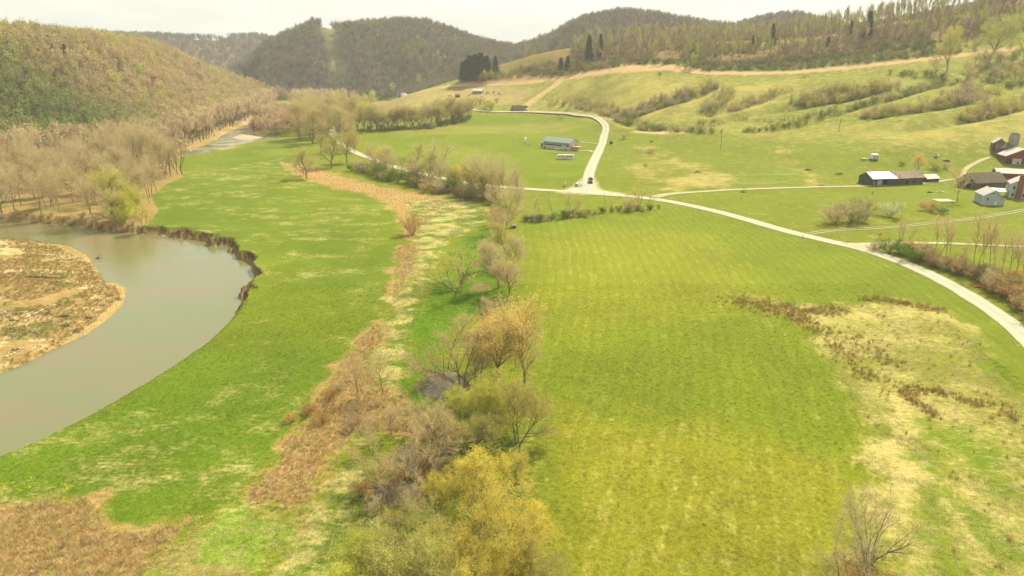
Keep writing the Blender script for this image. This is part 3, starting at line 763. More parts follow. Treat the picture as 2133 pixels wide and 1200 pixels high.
def tubes(segs, n, keep):
    S = [s for s in segs if keep(s[4])]
    if not S: return np.zeros((0, 3)), np.zeros((0, 4), int)
    A = np.array([s[0] for s in S]); B = np.array([s[1] for s in S]); ra = np.array([s[2] for s in S]); rb = np.array([s[3] for s in S])
    d = B - A; d /= np.linalg.norm(d, axis=1)[:, None] + 1e-9
    h = np.where(np.abs(d[:, 2:3]) < .9, [[0, 0, 1.0]], [[1.0, 0, 0]])
    p = np.cross(d, h); p /= np.linalg.norm(p, axis=1)[:, None]; q = np.cross(d, p)
    t = np.arange(n) * 2 * np.pi / n
    ring = p[:, None] * np.cos(t)[None, :, None] + q[:, None] * np.sin(t)[None, :, None]
    V = np.concatenate([A[:, None] + ring * ra[:, None, None], (B + d * ra[:, None] * .3)[:, None] + ring * rb[:, None, None]], 1).reshape(-1, 3)
    i = np.arange(n); f = np.stack([i, (i + 1) % n, n + (i + 1) % n, n + i], 1)
    F_ = (f[None] + (np.arange(len(S)) * 2 * n)[:, None, None]).reshape(-1, 4)
    return V, F_

def twigs(g, segs, N, L, w, minlv, up=.25, spread=.9):
    S = [s for s in segs if s[4] >= minlv]
    A = np.array([s[0] for s in S]); B = np.array([s[1] for s in S])
    ln = np.linalg.norm(B - A, axis=1); k = g.choice(len(S), N, p=ln / ln.sum())
    t = g.uniform(0, 1, N)[:, None]; P = A[k] * (1 - t) + B[k] * t
    d = (B - A)[k] / ln[k][:, None] + g.normal(0, spread, (N, 3)) * .6 + np.array([0, 0, up])
    d /= np.linalg.norm(d, axis=1)[:, None]
    l = g.uniform(.5, 1.1, N)[:, None] * L
    s = np.cross(d, g.normal(0, 1, (N, 3))); s /= np.linalg.norm(s, axis=1)[:, None]
    V = np.stack([P - s * w / 2, P + s * w / 2, P + d * l], 1).reshape(-1, 3)
    return V, np.arange(3 * N).reshape(-1, 3), P, d * l

def leaf_quads(g, P, D, N, size, jit):
    k = g.integers(0, len(P), N); c = P[k] + D[k] * g.uniform(.3, 1.1, N)[:, None] + g.normal(0, jit, (N, 3))
    a = g.normal(0, 1, (N, 3)); a /= np.linalg.norm(a, axis=1)[:, None]
    b = np.cross(a, g.normal(0, 1, (N, 3))); b /= np.linalg.norm(b, axis=1)[:, None]
    s = (size * g.uniform(.6, 1.3, N))[:, None]
    V = np.stack([c - a * s, c - b * s * .55, c + a * s, c + b * s * .55], 1).reshape(-1, 3)
    return V, np.arange(4 * N).reshape(-1, 4)

def foliage_mat(name, base=None, src='OBJECT', trans=.35, var=.35, patch=.8):
    m = bpy.data.materials.new(name); m.use_nodes = True
    t = NT(m.node_tree); t.n.remove(t.n['Principled BSDF']); out = t.n['Material Output']
    if src == 'OBJECT': c0 = t.new('ShaderNodeObjectInfo').outputs['Color']
    elif src == 'INST': c0 = t.attr('tint', 'Color', 'INSTANCER')
    else: c0 = None
    if base is not None: c0 = t.mix(1.0 if c0 is None else .0, c0 or (0, 0, 0), base)
    pos = t.new('ShaderNodeNewGeometry')
    n = t.noise(pos.outputs['Position'], patch, 2, .6)
    rnd = pos.outputs['Random Per Island']
    v = t.math('ADD', t.math('MULTIPLY', t.ramp(n, .3, .7), var), t.math('MULTIPLY', rnd, var))
    v = t.math('ADD', v, 1 - var)
    vc = t.new('ShaderNodeCombineColor', inp={0: v, 1: v, 2: v}).outputs[0]
    c = t.mix(1.0, c0, vc, 'MULTIPLY')
    d = t.new('ShaderNodeBsdfDiffuse', inp={'Color': c}); tr = t.new('ShaderNodeBsdfTranslucent', inp={'Color': c})
    mx = t.new('ShaderNodeMixShader', inp={0: trans}); t.l.new(d.outputs[0], mx.inputs[1]); t.l.new(tr.outputs[0], mx.inputs[2])
    t.l.new(mx.outputs[0], out.inputs[0])
    return m
MAT_LEAF = foliage_mat('spring_leaves', trans=.45)
MAT_TWIG = foliage_mat('bare_twigs', base=(.58, .47, .25), src=None, trans=.3, var=.3)
MAT_TWIGO = foliage_mat('tinted_twigs', trans=.2, var=.3)
MAT_BARK = paint('grey_brown_bark', (.22, .17, .105), .9, .3, 2.5, spec=.1)
MAT_PALE = paint('pale_sycamore_bark', (.42, .38, .27), .9, .35, 1.2, spec=.1)
MAT_NEEDLE = foliage_mat('dark_needles', trans=.15)
MAT_FAR = foliage_mat('woodland_crowns', src='INST', trans=.25, var=.3, patch=.12)
MAT_FARBARK = paint('woodland_trunks', (.17, .13, .08), .9, .2, .5, spec=.05)

TEMPL = {}
def crown_mesh(name, segs, seed, N, L, w, leaves, lsize, minlv=1, twigmat=MAT_TWIG, leafmat=MAT_LEAF, tubes2=True, jit=.12, up=.25):
    g = np.random.default_rng(seed + 99)
    Vs, Fs, Mi = [], [], []; off = 0
    if tubes2:
        V, F_ = tubes(segs, 3, lambda l: l >= 2)
        if len(V): Vs.append(V); Fs.append(F_ + off); Mi.append(0); off += len(V)
    V, F_, P, D = twigs(g, segs, N, L, w, minlv, up)
    Vs.append(V); Fs.append(F_ + off); Mi.append(0); off += len(V)
    if leaves:
        V, F_ = leaf_quads(g, P, D, leaves, lsize, jit); Vs.append(V); Fs.append(F_ + off); Mi.append(1); off += len(V)
    return np_mesh(name, np.vstack(Vs), Fs, [twigmat, leafmat], Mi)
def template(key, skel, crown, bark=MAT_BARK, ntube=7):
    segs = skeleton(**skel); V, F_ = tubes(segs, ntube, lambda l: l <= 1)
    cr = crown_mesh('crown', segs, skel['seed'], **crown); zz = np.empty(len(cr.vertices) * 3, np.float32); cr.vertices.foreach_get('co', zz)
    TEMPL[key] = (np_mesh('trunk', V, [F_], [bark], smooth=True), cr, float(np.percentile(zz[2::3], 99.3)))

def make_templates():
    for i in range(3):
        # open-branched bare tree
        template(f'bare{i}', dict(seed=10 + i, H=14, fork=.28, limbs=11, ang=(.85, .75, .7), ratio=(.52, .5, .5), kids=(0, 6, 4), levels=3, trop=.10, r0=.16, lean=.06),
                 dict(N=5500, L=1.15, w=.026, leaves=1200, lsize=.09, minlv=1))
        # slim tall tree with a long bare stem
        template(f'slim{i}', dict(seed=30 + i, H=18, fork=.42, limbs=13, ang=(.75, .75, .7), ratio=(.32, .55, .5), kids=(0, 5, 3), levels=2, trop=.16, r0=.13, lean=.05, top_taper=.3),
                 dict(N=2600, L=1.2, w=.024, leaves=500, lsize=.10, minlv=1))
        # willow, full of pale new leaves
        template(f'willow{i}', dict(seed=50 + i, H=10, stems=3, fork=.22, limbs=9, ang=(.8, .8, .8), ratio=(.52, .55, .5), kids=(0, 7, 5), levels=3, trop=.06, r0=.2, lean=.42, curv=.14),
                 dict(N=5500, L=.8, w=.025, leaves=19000, lsize=.08, minlv=2, jit=.16, up=.15))
        # many-stemmed thicket shrub
        template(f'shrub{i}', dict(seed=70 + i, H=4.5, stems=9, fork=.15, limbs=6, ang=(.6, .7, .7), ratio=(.5, .5, .5), kids=(0, 4, 3), levels=2, trop=.08, r0=.05, lean=.75),
                 dict(N=3600, L=.6, w=.02, leaves=2400, lsize=.09, minlv=0), ntube=4)
        # low fork, wide limbs
        template(f'spread{i}', dict(seed=90 + i, H=11, stems=5, fork=.3, limbs=5, ang=(.7, .75, .8), ratio=(.5, .5, .5), kids=(0, 5, 4), levels=3, trop=.05, r0=.24, lean=.75, curv=.15),
                 dict(N=5200, L=.95, w=.024, leaves=3200, lsize=.09, minlv=1))
        # budded round-topped tree
        template(f'bud{i}', dict(seed=110 + i, H=14, fork=.2, limbs=13, ang=(.8, .8, .8), ratio=(.46, .5, .5), kids=(0, 6, 4), levels=3, trop=.09, r0=.26, lean=.06),
                 dict(N=4500, L=1.1, w=.026, leaves=7500, lsize=.11, minlv=1, jit=.28))
    # the same kinds, cheaper, for trees a few pixels wide
    for i in range(2):
        template(f'farbud{i}', dict(seed=130 + i, H=14, fork=.22, limbs=10, ang=(.8, .8, .8), ratio=(.46, .5, .5), kids=(0, 5, 4), levels=2, trop=.09, r0=.28),
                 dict(N=1100, L=1.4, w=.07, leaves=1500, lsize=.30, minlv=1, jit=.3), ntube=5)
        template(f'farshrub{i}', dict(seed=150 + i, H=4.5, stems=6, fork=.15, limbs=5, ang=(.6, .7, .7), ratio=(.5, .5, .5), kids=(0, 4, 3), levels=2, trop=.08, r0=.06, lean=.7),
                 dict(N=700, L=.7, w=.05, leaves=700, lsize=.16, minlv=0), ntube=4)
        # spruce / pine
        g = np.random.default_rng(170 + i); H = 20; V = []; F_ = []; k = 0
        for z in np.arange(2.0, H - .3, .42):
            Rr = (4.0 - i * .6) * (1 - z / H) ** .8 * g.uniform(.75, 1.15) + .25
            for j in range(9):
                a = 6.28 * j / 9 + z * 2.1 + g.uniform(-.3, .3); rr = Rr * g.uniform(.4, 1.2)
                for s in range(7):
                    f = g.uniform(.15, 1); b = np.array([math.cos(a) * rr * f, math.sin(a) * rr * f, z - rr * f * .28 + g.normal(0, .1)])
                    d = _n(np.array([math.cos(a), math.sin(a), -.45]) + g.normal(0, .5, 3)); s2 = _n(np.cross(d, g.normal(0, 1, 3)))
                    V += [b - s2 * .22, b + s2 * .22, b + d * .95]; F_.append((k, k + 1, k + 2)); k += 3
        tr = skeleton(170 + i, H=H * 1.2, limbs=0, levels=0, r0=.28, lean=.01, curv=.01)
        tv, tf = tubes(tr, 6, lambda l: True)
        TEMPL[f'spruce{i}'] = (np_mesh('trunk', tv, [tf], [MAT_BARK], smooth=True), np_mesh('crown', np.array(V), [np.array(F_)], [MAT_NEEDLE]), H)
    # yellow-flowering / blossoming shrub twigs take the tint
    for k in ('slim0', 'slim1', 'slim2'): TEMPL[k][0].materials[0] = paint('dark_stem_bark', (.13, .095, .055), .9, .3, 2.5, spec=.1)
    for k in ('shrub0', 'shrub1', 'shrub2', 'farshrub0', 'farshrub1'):
        TEMPL[k][1].materials[0] = MAT_TWIGO
    # pale bark variants
    for i in range(2):
        t, c, h = TEMPL[f'bare{i}']; t2 = t.copy(); t2.materials[0] = MAT_PALE
        TEMPL[f'pale{i}'] = (t2, c, h)

NAME = dict(bare='bare_tree', slim='slim_tree', willow='willow_tree', shrub='shrub', farshrub='shrub', spread='spreading_tree', bud='budding_tree', farbud='budding_tree', spruce='conifer_tree', pale='sycamore_tree')
CAT = dict(shrub='shrub', farshrub='shrub')
_made = {}
NTREE = [0, 0]
def tree(kind, i, p, h, col, label, group=None, wide=1.0, rz=None, sink=.15):
    """one tree of its own: Empty > trunk, crown (meshes shared between copies)"""
    tr, cr, H = TEMPL[f'{kind}{i}']
    s = h / H
    o = empty(NAME[kind], (p[0], p[1], p[2] - sink), random.uniform(0, 6.28) if rz is None else rz, (s * wide, s * wide, s), label, CAT.get(kind, 'tree'), group)
    if (kind, i) not in _made:
        a = bpy.data.objects.new('stems' if 'shrub' in kind else 'trunk', tr); b = bpy.data.objects.new('crown', cr); _made[kind, i] = (a, b)
    else:
        a, b = (x.copy() for x in _made[kind, i])
    for x in (a, b): link(x, o)
    v = random.uniform(.85, 1.15)
    b.color = (col[0] * v * random.uniform(.93, 1.07), col[1] * v, col[2] * v, 1)
    NTREE[1 if 'shrub' in kind else 0] += 1
    return o

# tints (leaf colour of a crown)
YEL = (.66, .56, .06); YG = (.48, .52, .06); OLV = (.42, .40, .09); TAN = (.52, .42, .23); GRY = (.46, .39, .24); RUS = (.48, .30, .12); GRN = (.16, .24, .03); DK = (.035, .07, .022); ORG = (.68, .45, .07); PINK = (.52, .43, .25)

def instancer(name, label, pts, scales, tints, idx, meshes, cat=None, rots=None):
    """stuff: one object of points carrying instances of a few small meshes"""
    me = bpy.data.meshes.new(name); n = len(pts)
    me.vertices.add(n); me.vertices.foreach_set('co', np.asarray(pts, np.float32).ravel())
    def at(nm, ty, val, key='value'):
        a = me.attributes.new(nm, ty, 'POINT'); a.data.foreach_set(key, np.asarray(val).ravel())
    at('size', 'FLOAT_VECTOR', np.asarray(scales, np.float32), 'vector')
    at('turn', 'FLOAT_VECTOR', np.asarray(rots if rots is not None else np.c_[np.zeros((n, 2)), rng.uniform(0, 6.28, n)], np.float32), 'vector')
    at('tint', 'FLOAT_COLOR', np.c_[tints, np.ones(n)].astype(np.float32), 'color')
    at('pick', 'INT', np.asarray(idx, np.int32))
    me.update()
    col = bpy.data.collections.new(name + '_shapes')
    for k, m in enumerate(meshes):
        o = bpy.data.objects.new(f'{name}_shape_{k:02d}', m); col.objects.link(o)
    ng = bpy.data.node_groups.new(name + '_scatter', 'GeometryNodeTree')
    ng.interface.new_socket('Geometry', in_out='INPUT', socket_type='NodeSocketGeometry'); ng.interface.new_socket('Geometry', in_out='OUTPUT', socket_type='NodeSocketGeometry')
    N = ng.nodes; Lk = ng.links
    gi, go = N.new('NodeGroupInput'), N.new('NodeGroupOutput'); ip = N.new('GeometryNodeInstanceOnPoints'); ci = N.new('GeometryNodeCollectionInfo')
    ci.inputs[0].default_value = col; ci.inputs[1].default_value = True; ci.inputs[2].default_value = True
    def na(nm, ty):
        a = N.new('GeometryNodeInputNamedAttribute'); a.data_type = ty; a.inputs[0].default_value = nm; return a.outputs[0]
    e2r = N.new('FunctionNodeEulerToRotation')
    m2p = N.new('GeometryNodeMeshToPoints')
    Lk.new(gi.outputs[0], m2p.inputs[0]); Lk.new(m2p.outputs[0], ip.inputs['Points']); Lk.new(ci.outputs[0], ip.inputs['Instance'])
    ip.inputs['Pick Instance'].default_value = True
    Lk.new(na('pick', 'INT'), ip.inputs['Instance Index']); Lk.new(na('turn', 'FLOAT_VECTOR'), e2r.inputs[0]); Lk.new(e2r.outputs[0], ip.inputs['Rotation']); Lk.new(na('size', 'FLOAT_VECTOR'), ip.inputs['Scale'])
    Lk.new(ip.outputs[0], go.inputs[0])
    o = bpy.data.objects.new(name, me); link(o); o['kind'] = 'stuff'; o['label'] = label
    if cat: o['category'] = cat
    md = o.modifiers.new('scatter', 'NODES'); md.node_group = ng
    return o

def far_tree_mesh(seed, H=1.0, tw=420, lv=260, shape='round'):
    """light tree for the far woods, height 1"""
    g = np.random.default_rng(seed)
    sg = skeleton(seed, H=14, fork=.3, limbs=9, ang=(.75, .8, .8), ratio=(.42, .5, .5), kids=(0, 4, 3), levels=2, trop=.12, r0=.2, lean=.04)
    V0, F0 = tubes(sg, 4, lambda l: l == 0); V1, F1 = tubes(sg, 3, lambda l: l == 1)
    V2, F2, P, D = twigs(g, sg, tw, 1.9, .13, 1, .3); V3, F3 = leaf_quads(g, P, D, lv, .5, .45)
    o1 = len(V0); o2 = o1 + len(V1); o3 = o2 + len(V2)
    return np_mesh('far_tree', np.vstack([V0, V1, V2, V3]) / 14, [F0, F1 + o1, F2 + o2, F3 + o3], [MAT_FARBARK, MAT_FAR], [0, 0, 1, 1])
def far_slim_mesh(seed, tw=420, lv=90):
    g = np.random.default_rng(seed)
    sg = skeleton(seed, H=14, fork=.5, limbs=9, ang=(.7, .7, .7), ratio=(.25, .5, .5), kids=(0, 3, 3), levels=1, trop=.2, r0=.14, lean=.03)
    V0, F0 = tubes(sg, 4, lambda l: l == 0); V1, F1 = tubes(sg, 3, lambda l: l == 1)
    V2, F2, P, D = twigs(g, sg, tw, 1.5, .06, 1, .3); V3, F3 = leaf_quads(g, P, D, lv, .32, .3)
    o1 = len(V0); o2 = o1 + len(V1); o3 = o2 + len(V2)
    return np_mesh('far_slim_tree', np.vstack([V0, V1, V2, V3]) / 14, [F0, F1 + o1, F2 + o2, F3 + o3], [MAT_FARBARK, MAT_FAR], [0, 0, 1, 1])
def far_conifer_mesh(seed):
    g = np.random.default_rng(seed); V = []; F_ = []; k = 0
    for z in np.arange(.12, .98, .045):
        for j in range(8):
            a = 6.28 * j / 8 + z * 31 + g.uniform(-.3, .3); rr = .2 * (1 - z) ** .8 * g.uniform(.7, 1.15) + .012
            for s in range(3):
                f = g.uniform(.2, .9); b = np.array([math.cos(a) * rr * f, math.sin(a) * rr * f, z - rr * f * .25]); d = _n(np.array([math.cos(a), math.sin(a), -.4]) + g.normal(0, .5, 3)); s2 = _n(np.cross(d, g.normal(0, 1, 3)))
                V += [b - s2 * .022, b + s2 * .022, b + d * .08]; F_.append((k, k + 1, k + 2)); k += 3
    return np_mesh('far_conifer', np.array(V), [np.array(F_)], [MAT_FAR])

def far_bush_mesh(seed, tw=300, lv=220):
    g = np.random.default_rng(seed)
    sg = skeleton(seed, H=5, stems=6, fork=.12, limbs=6, ang=(.6, .7, .7), ratio=(.5, .5, .5), kids=(0, 4, 3), levels=1, trop=.1, r0=.06, lean=.5)
    V0, F0 = tubes(sg, 3, lambda l: l == 0)
    V2, F2, P, D = twigs(g, sg, tw, 1.0, .07, 0, .3); V3, F3 = leaf_quads(g, P, D, lv, .22, .2)
    o1 = len(V0); o2 = o1 + len(V2)
    return np_mesh('far_bush', np.vstack([V0, V2, V3]) / 5, [F0, F2 + o1, F3 + o2], [MAT_FARBARK, MAT_FAR], [0, 1, 1])

def sample_poly(P, spacing, g, jitter=.5):
    P = np.asarray(P)[:, :2]; x0, y0 = P.min(0); x1, y1 = P.max(0)
    X, Y = np.meshgrid(np.arange(x0, x1, spacing), np.arange(y0, y1, spacing))
    X = X.ravel() + g.uniform(-jitter, jitter, X.size) * spacing; Y = Y.ravel() + g.uniform(-jitter, jitter, Y.size) * spacing
    m = inside(X, Y, P); return X[m], Y[m]

def in_view(x, y, marg=.12):
    zc = y * cp + CAMZ * sp * (y < 450)
    return np.abs(x / zc) * FPX / (PW / 2) < 1 + marg
def px_h(u, v, hpx):
    """metres tall for something hpx photo pixels high standing at the ground pixel (u, v)"""
    p = G1(u, v); zc = p[1] * cp + (CAMZ - p[2]) * sp
    el = math.atan2(CAMZ - p[2], p[1])
    return p, hpx * zc / FPX / max(.5, math.cos(el))

def rows(kind_list, px, n, h, cols, label, group, jit=3.0, wide=1.0, seed=0, hv=.25):
    """individual plants strung along a photo polyline"""
    g = np.random.default_rng(seed); P = G(px); Q = spline(P[:, :2], 20)
    L = np.r_[0, np.cumsum(np.linalg.norm(np.diff(Q, axis=0), axis=1))]
    for k in range(n):
        t = L[-1] * (k + g.uniform(.1, .9)) / n
        x = np.interp(t, L, Q[:, 0]) + g.normal(0, jit); y = np.interp(t, L, Q[:, 1]) + g.normal(0, jit)
        kd = kind_list[g.integers(len(kind_list))]; kind, i = kd[:-1], int(kd[-1])
        tree(kind, i, (x, y, H1(x, y)), h * g.uniform(1 - hv, 1 + hv), cols[g.integers(len(cols))], label, group, wide * g.uniform(.85, 1.2))

def one(kind, i, u, v, hpx, col, label, wide=1.0, group=None, rz=None):
    p, h = px_h(u, v, hpx); return tree(kind, i, p, h, col, label, group, wide, rz)

def build_trees():
    make_templates()
    # ---- the creek line in the foreground, each tree picked out
    one('willow', 0, 1050, 1215, 165, YEL, 'bright yellow willow at the bottom of the creek line, next to the right-hand field', 1.0)
    one('willow', 1, 1005, 1090, 125, YEL, 'yellow willow standing just above the brightest bottom willow', 1.15)
    one('willow', 2, 912, 1075, 88, YEL, 'small yellow willow with a narrow crown beside the dark puddle', .75)
    one('willow', 0, 872, 1170, 110, OLV, 'olive green willow leaning over the lower creek, left of the yellow willows', 1.1, rz=2.1)
    one('willow', 1, 780, 1262, 120, YG, 'olive willow cut by the bottom edge, furthest left of the creek willows', 1.2, rz=1)
    one('willow', 2, 880, 1290, 135, OLV, 'broad olive willow cut by the bottom edge in the middle of the creek', 1.15, rz=3)
    one('willow', 0, 985, 1310, 135, YEL, 'yellowish willow cut by the bottom edge, right of the broad olive one', 1.05, rz=4)
    one('willow', 1, 700, 1330, 120, YG, 'pale green willow mostly below the picture at bottom left of the creek', 1.1, rz=5)
    one('willow', 2, 1012, 905, 118, YG, 'fresh yellow green willow above a gap in the creek thicket', .95, rz=.5)
    one('willow', 0, 1080, 925, 130, OLV, 'larger olive green tree leaning to the field, right of the fresh green one', 1.05, rz=5.2)
    one('willow', 1, 955, 1010, 60, (0.384, 0.32, 0.096), 'low brownish willow bush between the green and yellow willows', 1.0)
    one('spread', 0, 962, 808, 150, RUS, 'bare dark tree with a long branch reaching left over the grey pool', .8, rz=.3)
    one('bud', 1, 1030, 806, 170, (.70, .52, .13), 'soft orange yellow tree with bursting buds above the green willows', 1.15)
    one('bud', 2, 1092, 800, 150, (.58, .47, .15), 'orange tinted budding tree leaning to the field beside the yellow one', 1.15)
    one('bud', 0, 1002, 775, 125, (.58, .47, .15), 'yellowish budding tree on the left shoulder of the orange pair', .9)
    one('spread', 1, 950, 604, 85, YEL, 'open grown dark limbed tree alone on the lush grass strip', 1.3, rz=1.2)
    one('bud', 0, 1040, 600, 100, TAN, 'dense tan budding tree on the field edge, right of the open grown one', 1.1)
    one('bud', 1, 1022, 560, 62, TAN, 'smaller tan budding tree behind the dense one on the field edge', 1.1)
    one('bare', 0, 1052, 487, 98, TAN, 'round headed bare tree with several stems at the corner of the right field', 1.15)
    one('bare', 1, 745, 828, 95, RUS, 'reddish bare tree in the brown weed strip, left one of two', .95)
    one('bare', 2, 798, 822, 88, RUS, 'reddish bare tree beside the pale straw, right one of two', .95)
    one('shrub', 0, 860, 489, 42, RUS, 'small pinkish bare bush alone where the brown strip narrows', 1.0)
    for k, (u, v, h, t) in enumerate(((895, 985, 115, 'tall'), (845, 1000, 95, 'low'), (935, 960, 90, 'leaning'), (800, 1020, 80, 'small'), (770, 940, 62, 'short'), (870, 900, 60, 'thin'), (815, 905, 70, 'wide'), (835, 1085, 80, 'dark'), (960, 880, 70, 'grey'))):
        tree('spread' if k % 2 else 'bare', k % 3, *px_h(u, v, h), (RUS, TAN, GRY)[k % 3], 'bare brown tree in the twiggy creek thicket between the puddle and the pale straw', 'bare trees in the creek thicket', 1.15)
    rows(['shrub0', 'shrub1', 'shrub2'], [(690, 810), (640, 880), (720, 850), (760, 860), (700, 930)], 12, 2.6, [RUS, TAN], 'rust brown bush in the weedy strip near the two reddish bare trees', 'rust brown bushes in the weedy strip', 3.0, seed=1)
    rows(['shrub0', 'shrub1', 'shrub2'], [(960, 900), (905, 940), (860, 1000), (820, 1060), (780, 1100)], 14, 3.0, [TAN, RUS, OLV], 'bushy undergrowth shrub around the creek puddles', 'undergrowth shrubs around the creek', 2.5, seed=2)
    rows(['shrub0', 'shrub1'], [(1060, 640), (1040, 670), (1070, 690), (1000, 640)], 5, 2.0, [TAN], 'low tan shrub below the dense tan tree on the field edge', 'low tan shrubs on the field edge', 1.5, seed=3)
    for k, (kd, i, u, v, h, c, w, lab) in enumerate((
        ('willow', 2, 1000, 960, 85, OLV, 1.2, 'olive willow filling the gap above the yellow willows'),
        ('willow', 0, 1075, 1010, 70, YEL, 1.0, 'yellow willow sapling reaching into the field edge'),
        ('willow', 1, 1098, 1150, 95, YEL, 1.0, 'yellow willow standing furthest into the right-hand field'),
        ('willow', 2, 925, 1190, 95, OLV, 1.1, 'olive willow between the small narrow yellow one and the bottom edge'),
        ('willow', 0, 830, 1215, 100, OLV, 1.1, 'grey olive willow left of the middle of the bottom group'),
        ('willow', 1, 1120, 1260, 110, OLV, .9, 'olive willow at the lower right corner of the creek group'),
        ('willow', 2, 960, 880, 75, YG, 1.1, 'light green willow next to the grey pool'),
        ('bud', 2, 1068, 560, 70, TAN, 1.25, 'rounded tan tree on the field edge above the dense tan tree'),
        ('bud', 0, 1052, 530, 72, OLV, 1.2, 'olive tan tree on the field edge between the corner tree and the dense tan tree'),
        ('bare', 2, 1035, 505, 70, TAN, 1.3, 'bare tan tree just below the round headed corner tree'),
        ('bud', 1, 1062, 615, 80, TAN, 1.2, 'tan tree with fine twigs at the bend of the field edge'),
        ('shrub', 1, 1040, 470, 40, RUS, 1.3, 'rusty bush at the foot of the round headed corner tree'),
        ('bare', 1, 1075, 440, 60, GRY, 1.2, 'bare bushy tree between the gravel road and the corner tree'),
        ('bare', 0, 1040, 445, 62, GRY, 1.2, 'bare grey tree left of the corner tree below the road hedge'),
        ('bud', 2, 1010, 690, 70, TAN, 1.0, 'small tan tree below the brush on the field edge'),
        ('slim', 0, 935, 770, 120, GRY, 1.3, 'tall slender bare tree beside the grey pool'),
        ('slim', 1, 1075, 765, 110, GRY, 1.2, 'slender dark stems rising in front of the orange budding trees'),
        ('bud', 1, 1055, 720, 85, TAN, 1.1, 'tan budding tree behind the orange trees on the field edge'),
        ('spread', 2, 985, 800, 90, GRY, .9, 'bare grey many limbed tree between the pool and the orange trees'),
        ('spread', 0, 905, 905, 80, RUS, 1.2, 'bare rusty tree spreading over the top of the creek thicket'),
    )): one(kd, i, u, v, h, c, lab, w)
    # ---- bottom right
    one('spread', 2, 1808, 1172, 140, GRY, 'bare upright tree with dark forking limbs in the dry grass at bottom right', .62, rz=.4)
    one('spread', 0, 1795, 1330, 190, GRY, 'bare tree rising from below the bottom edge under the upright one', .7, rz=2.0)
    one('shrub', 1, 1810, 1178, 40, GRN, 'dark green bush around the foot of the bare upright tree', 1.2)
    one('shrub', 2, 1800, 1240, 60, RUS, 'brown bush below the bare upright tree at the bottom', 1.2)
    # ---- riverbank willow group on the left
    one('bud', 0, 232, 448, 98, YG, 'big yellow green tree over the far river bank', 1.5)
    one('willow', 1, 282, 452, 62, YG, 'green tree sloping down from the big yellow green one to the meadow', 1.0)
    one('willow', 0, 300, 474, 46, YEL, 'small bright yellow bush at the top end of the cut bank', .95)
    one('shrub', 0, 258, 466, 44, YG, 'yellowish shrub on the bank between the big tree and the bright bush', 1.0)
    one('willow', 2, 258, 462, 60, (0.48, 0.48, 0.048), 'yellow green tree in front of the big riverbank one', 1.0)
    rows(['shrub0', 'shrub1', 'shrub2'], [(285, 480), (240, 474), (190, 466), (120, 462), (60, 458), (0, 455)], 20, 2.6, [TAN, RUS], 'brown shrub along the top of the far river bank', 'brown shrubs along the far river bank', 1.6, seed=4)
    # tall bare trees where the woods meet the meadow
    for k, (u, v, h) in enumerate(((232, 375, 110), (256, 372, 120), (284, 380, 125), (296, 372, 118), (318, 372, 130), (330, 376, 112), (345, 374, 105), (268, 388, 110), (212, 368, 95), (305, 352, 95), (240, 352, 90), (355, 368, 75))):
        tree(*(('pale', k % 2) if k in (1, 5, 8) else ('bare', k % 3)), *px_h(u, v, h), GRY, 'tall bare tree with slender stems where the left woods meet the meadow', 'tall bare trees at the meadow corner', .75)
    one('pale', 0, 62, 385, 115, GRY, 'tall pale barked sycamore rising out of the left flat woods', .7)
    one('pale', 1, 88, 410, 110, GRY, 'second pale barked sycamore close in front of the tall one on the left', .7)
    # the nearer part of the flat woods, tree by tree
    g = np.random.default_rng(5)
    X, Y = sample_poly(G([(345, 385), (300, 440), (270, 470), (150, 455), (0, 448), (-60, 440), (-60, 330), (60, 332), (180, 338), (330, 340)]), 10.5, g)
    Z = ground_h(X, Y)
    for x, y, z in list(zip(X, Y, Z)):
        if z < -.8 or g.uniform() < .12: continue
        open_ = g.uniform() < .5 and y < 290
        kd = ('bare', 'slim', 'bud', 'bare')[g.integers(4)]
        if kd == 'bud' and g.uniform() < .5: kd = 'bare'
        tree(kd, int(g.integers(3)), (x, y, z), (13 if open_ else 20) * g.uniform(.8, 1.3), (TAN, GRY, (0.48, 0.352, 0.144))[g.integers(3)], 'bare tan tree in the flat woods left of the meadow', 'bare tan trees in the flat riverside woods', .95)
    # ---- hedge and trees along the gravel road, centre left
    rows(['shrub0', 'shrub1', 'shrub2'], [(735, 352), (790, 368), (850, 382), (900, 395), (960, 410), (1010, 420), (1035, 425)], 46, 7.0, [OLV, TAN, (0.288, 0.24, 0.096), GRN], 'dense olive brown bush of the hedge below the gravel road', 'hedge bushes below the gravel road', 3.2, seed=6)
    rows(['shrub1', 'shrub2'], [(770, 322), (830, 340), (900, 355), (960, 366)], 14, 5, [OLV, ORG, TAN], 'loose budding bush above the gravel road beside the hay field', 'budding bushes above the gravel road', 3, seed=7)
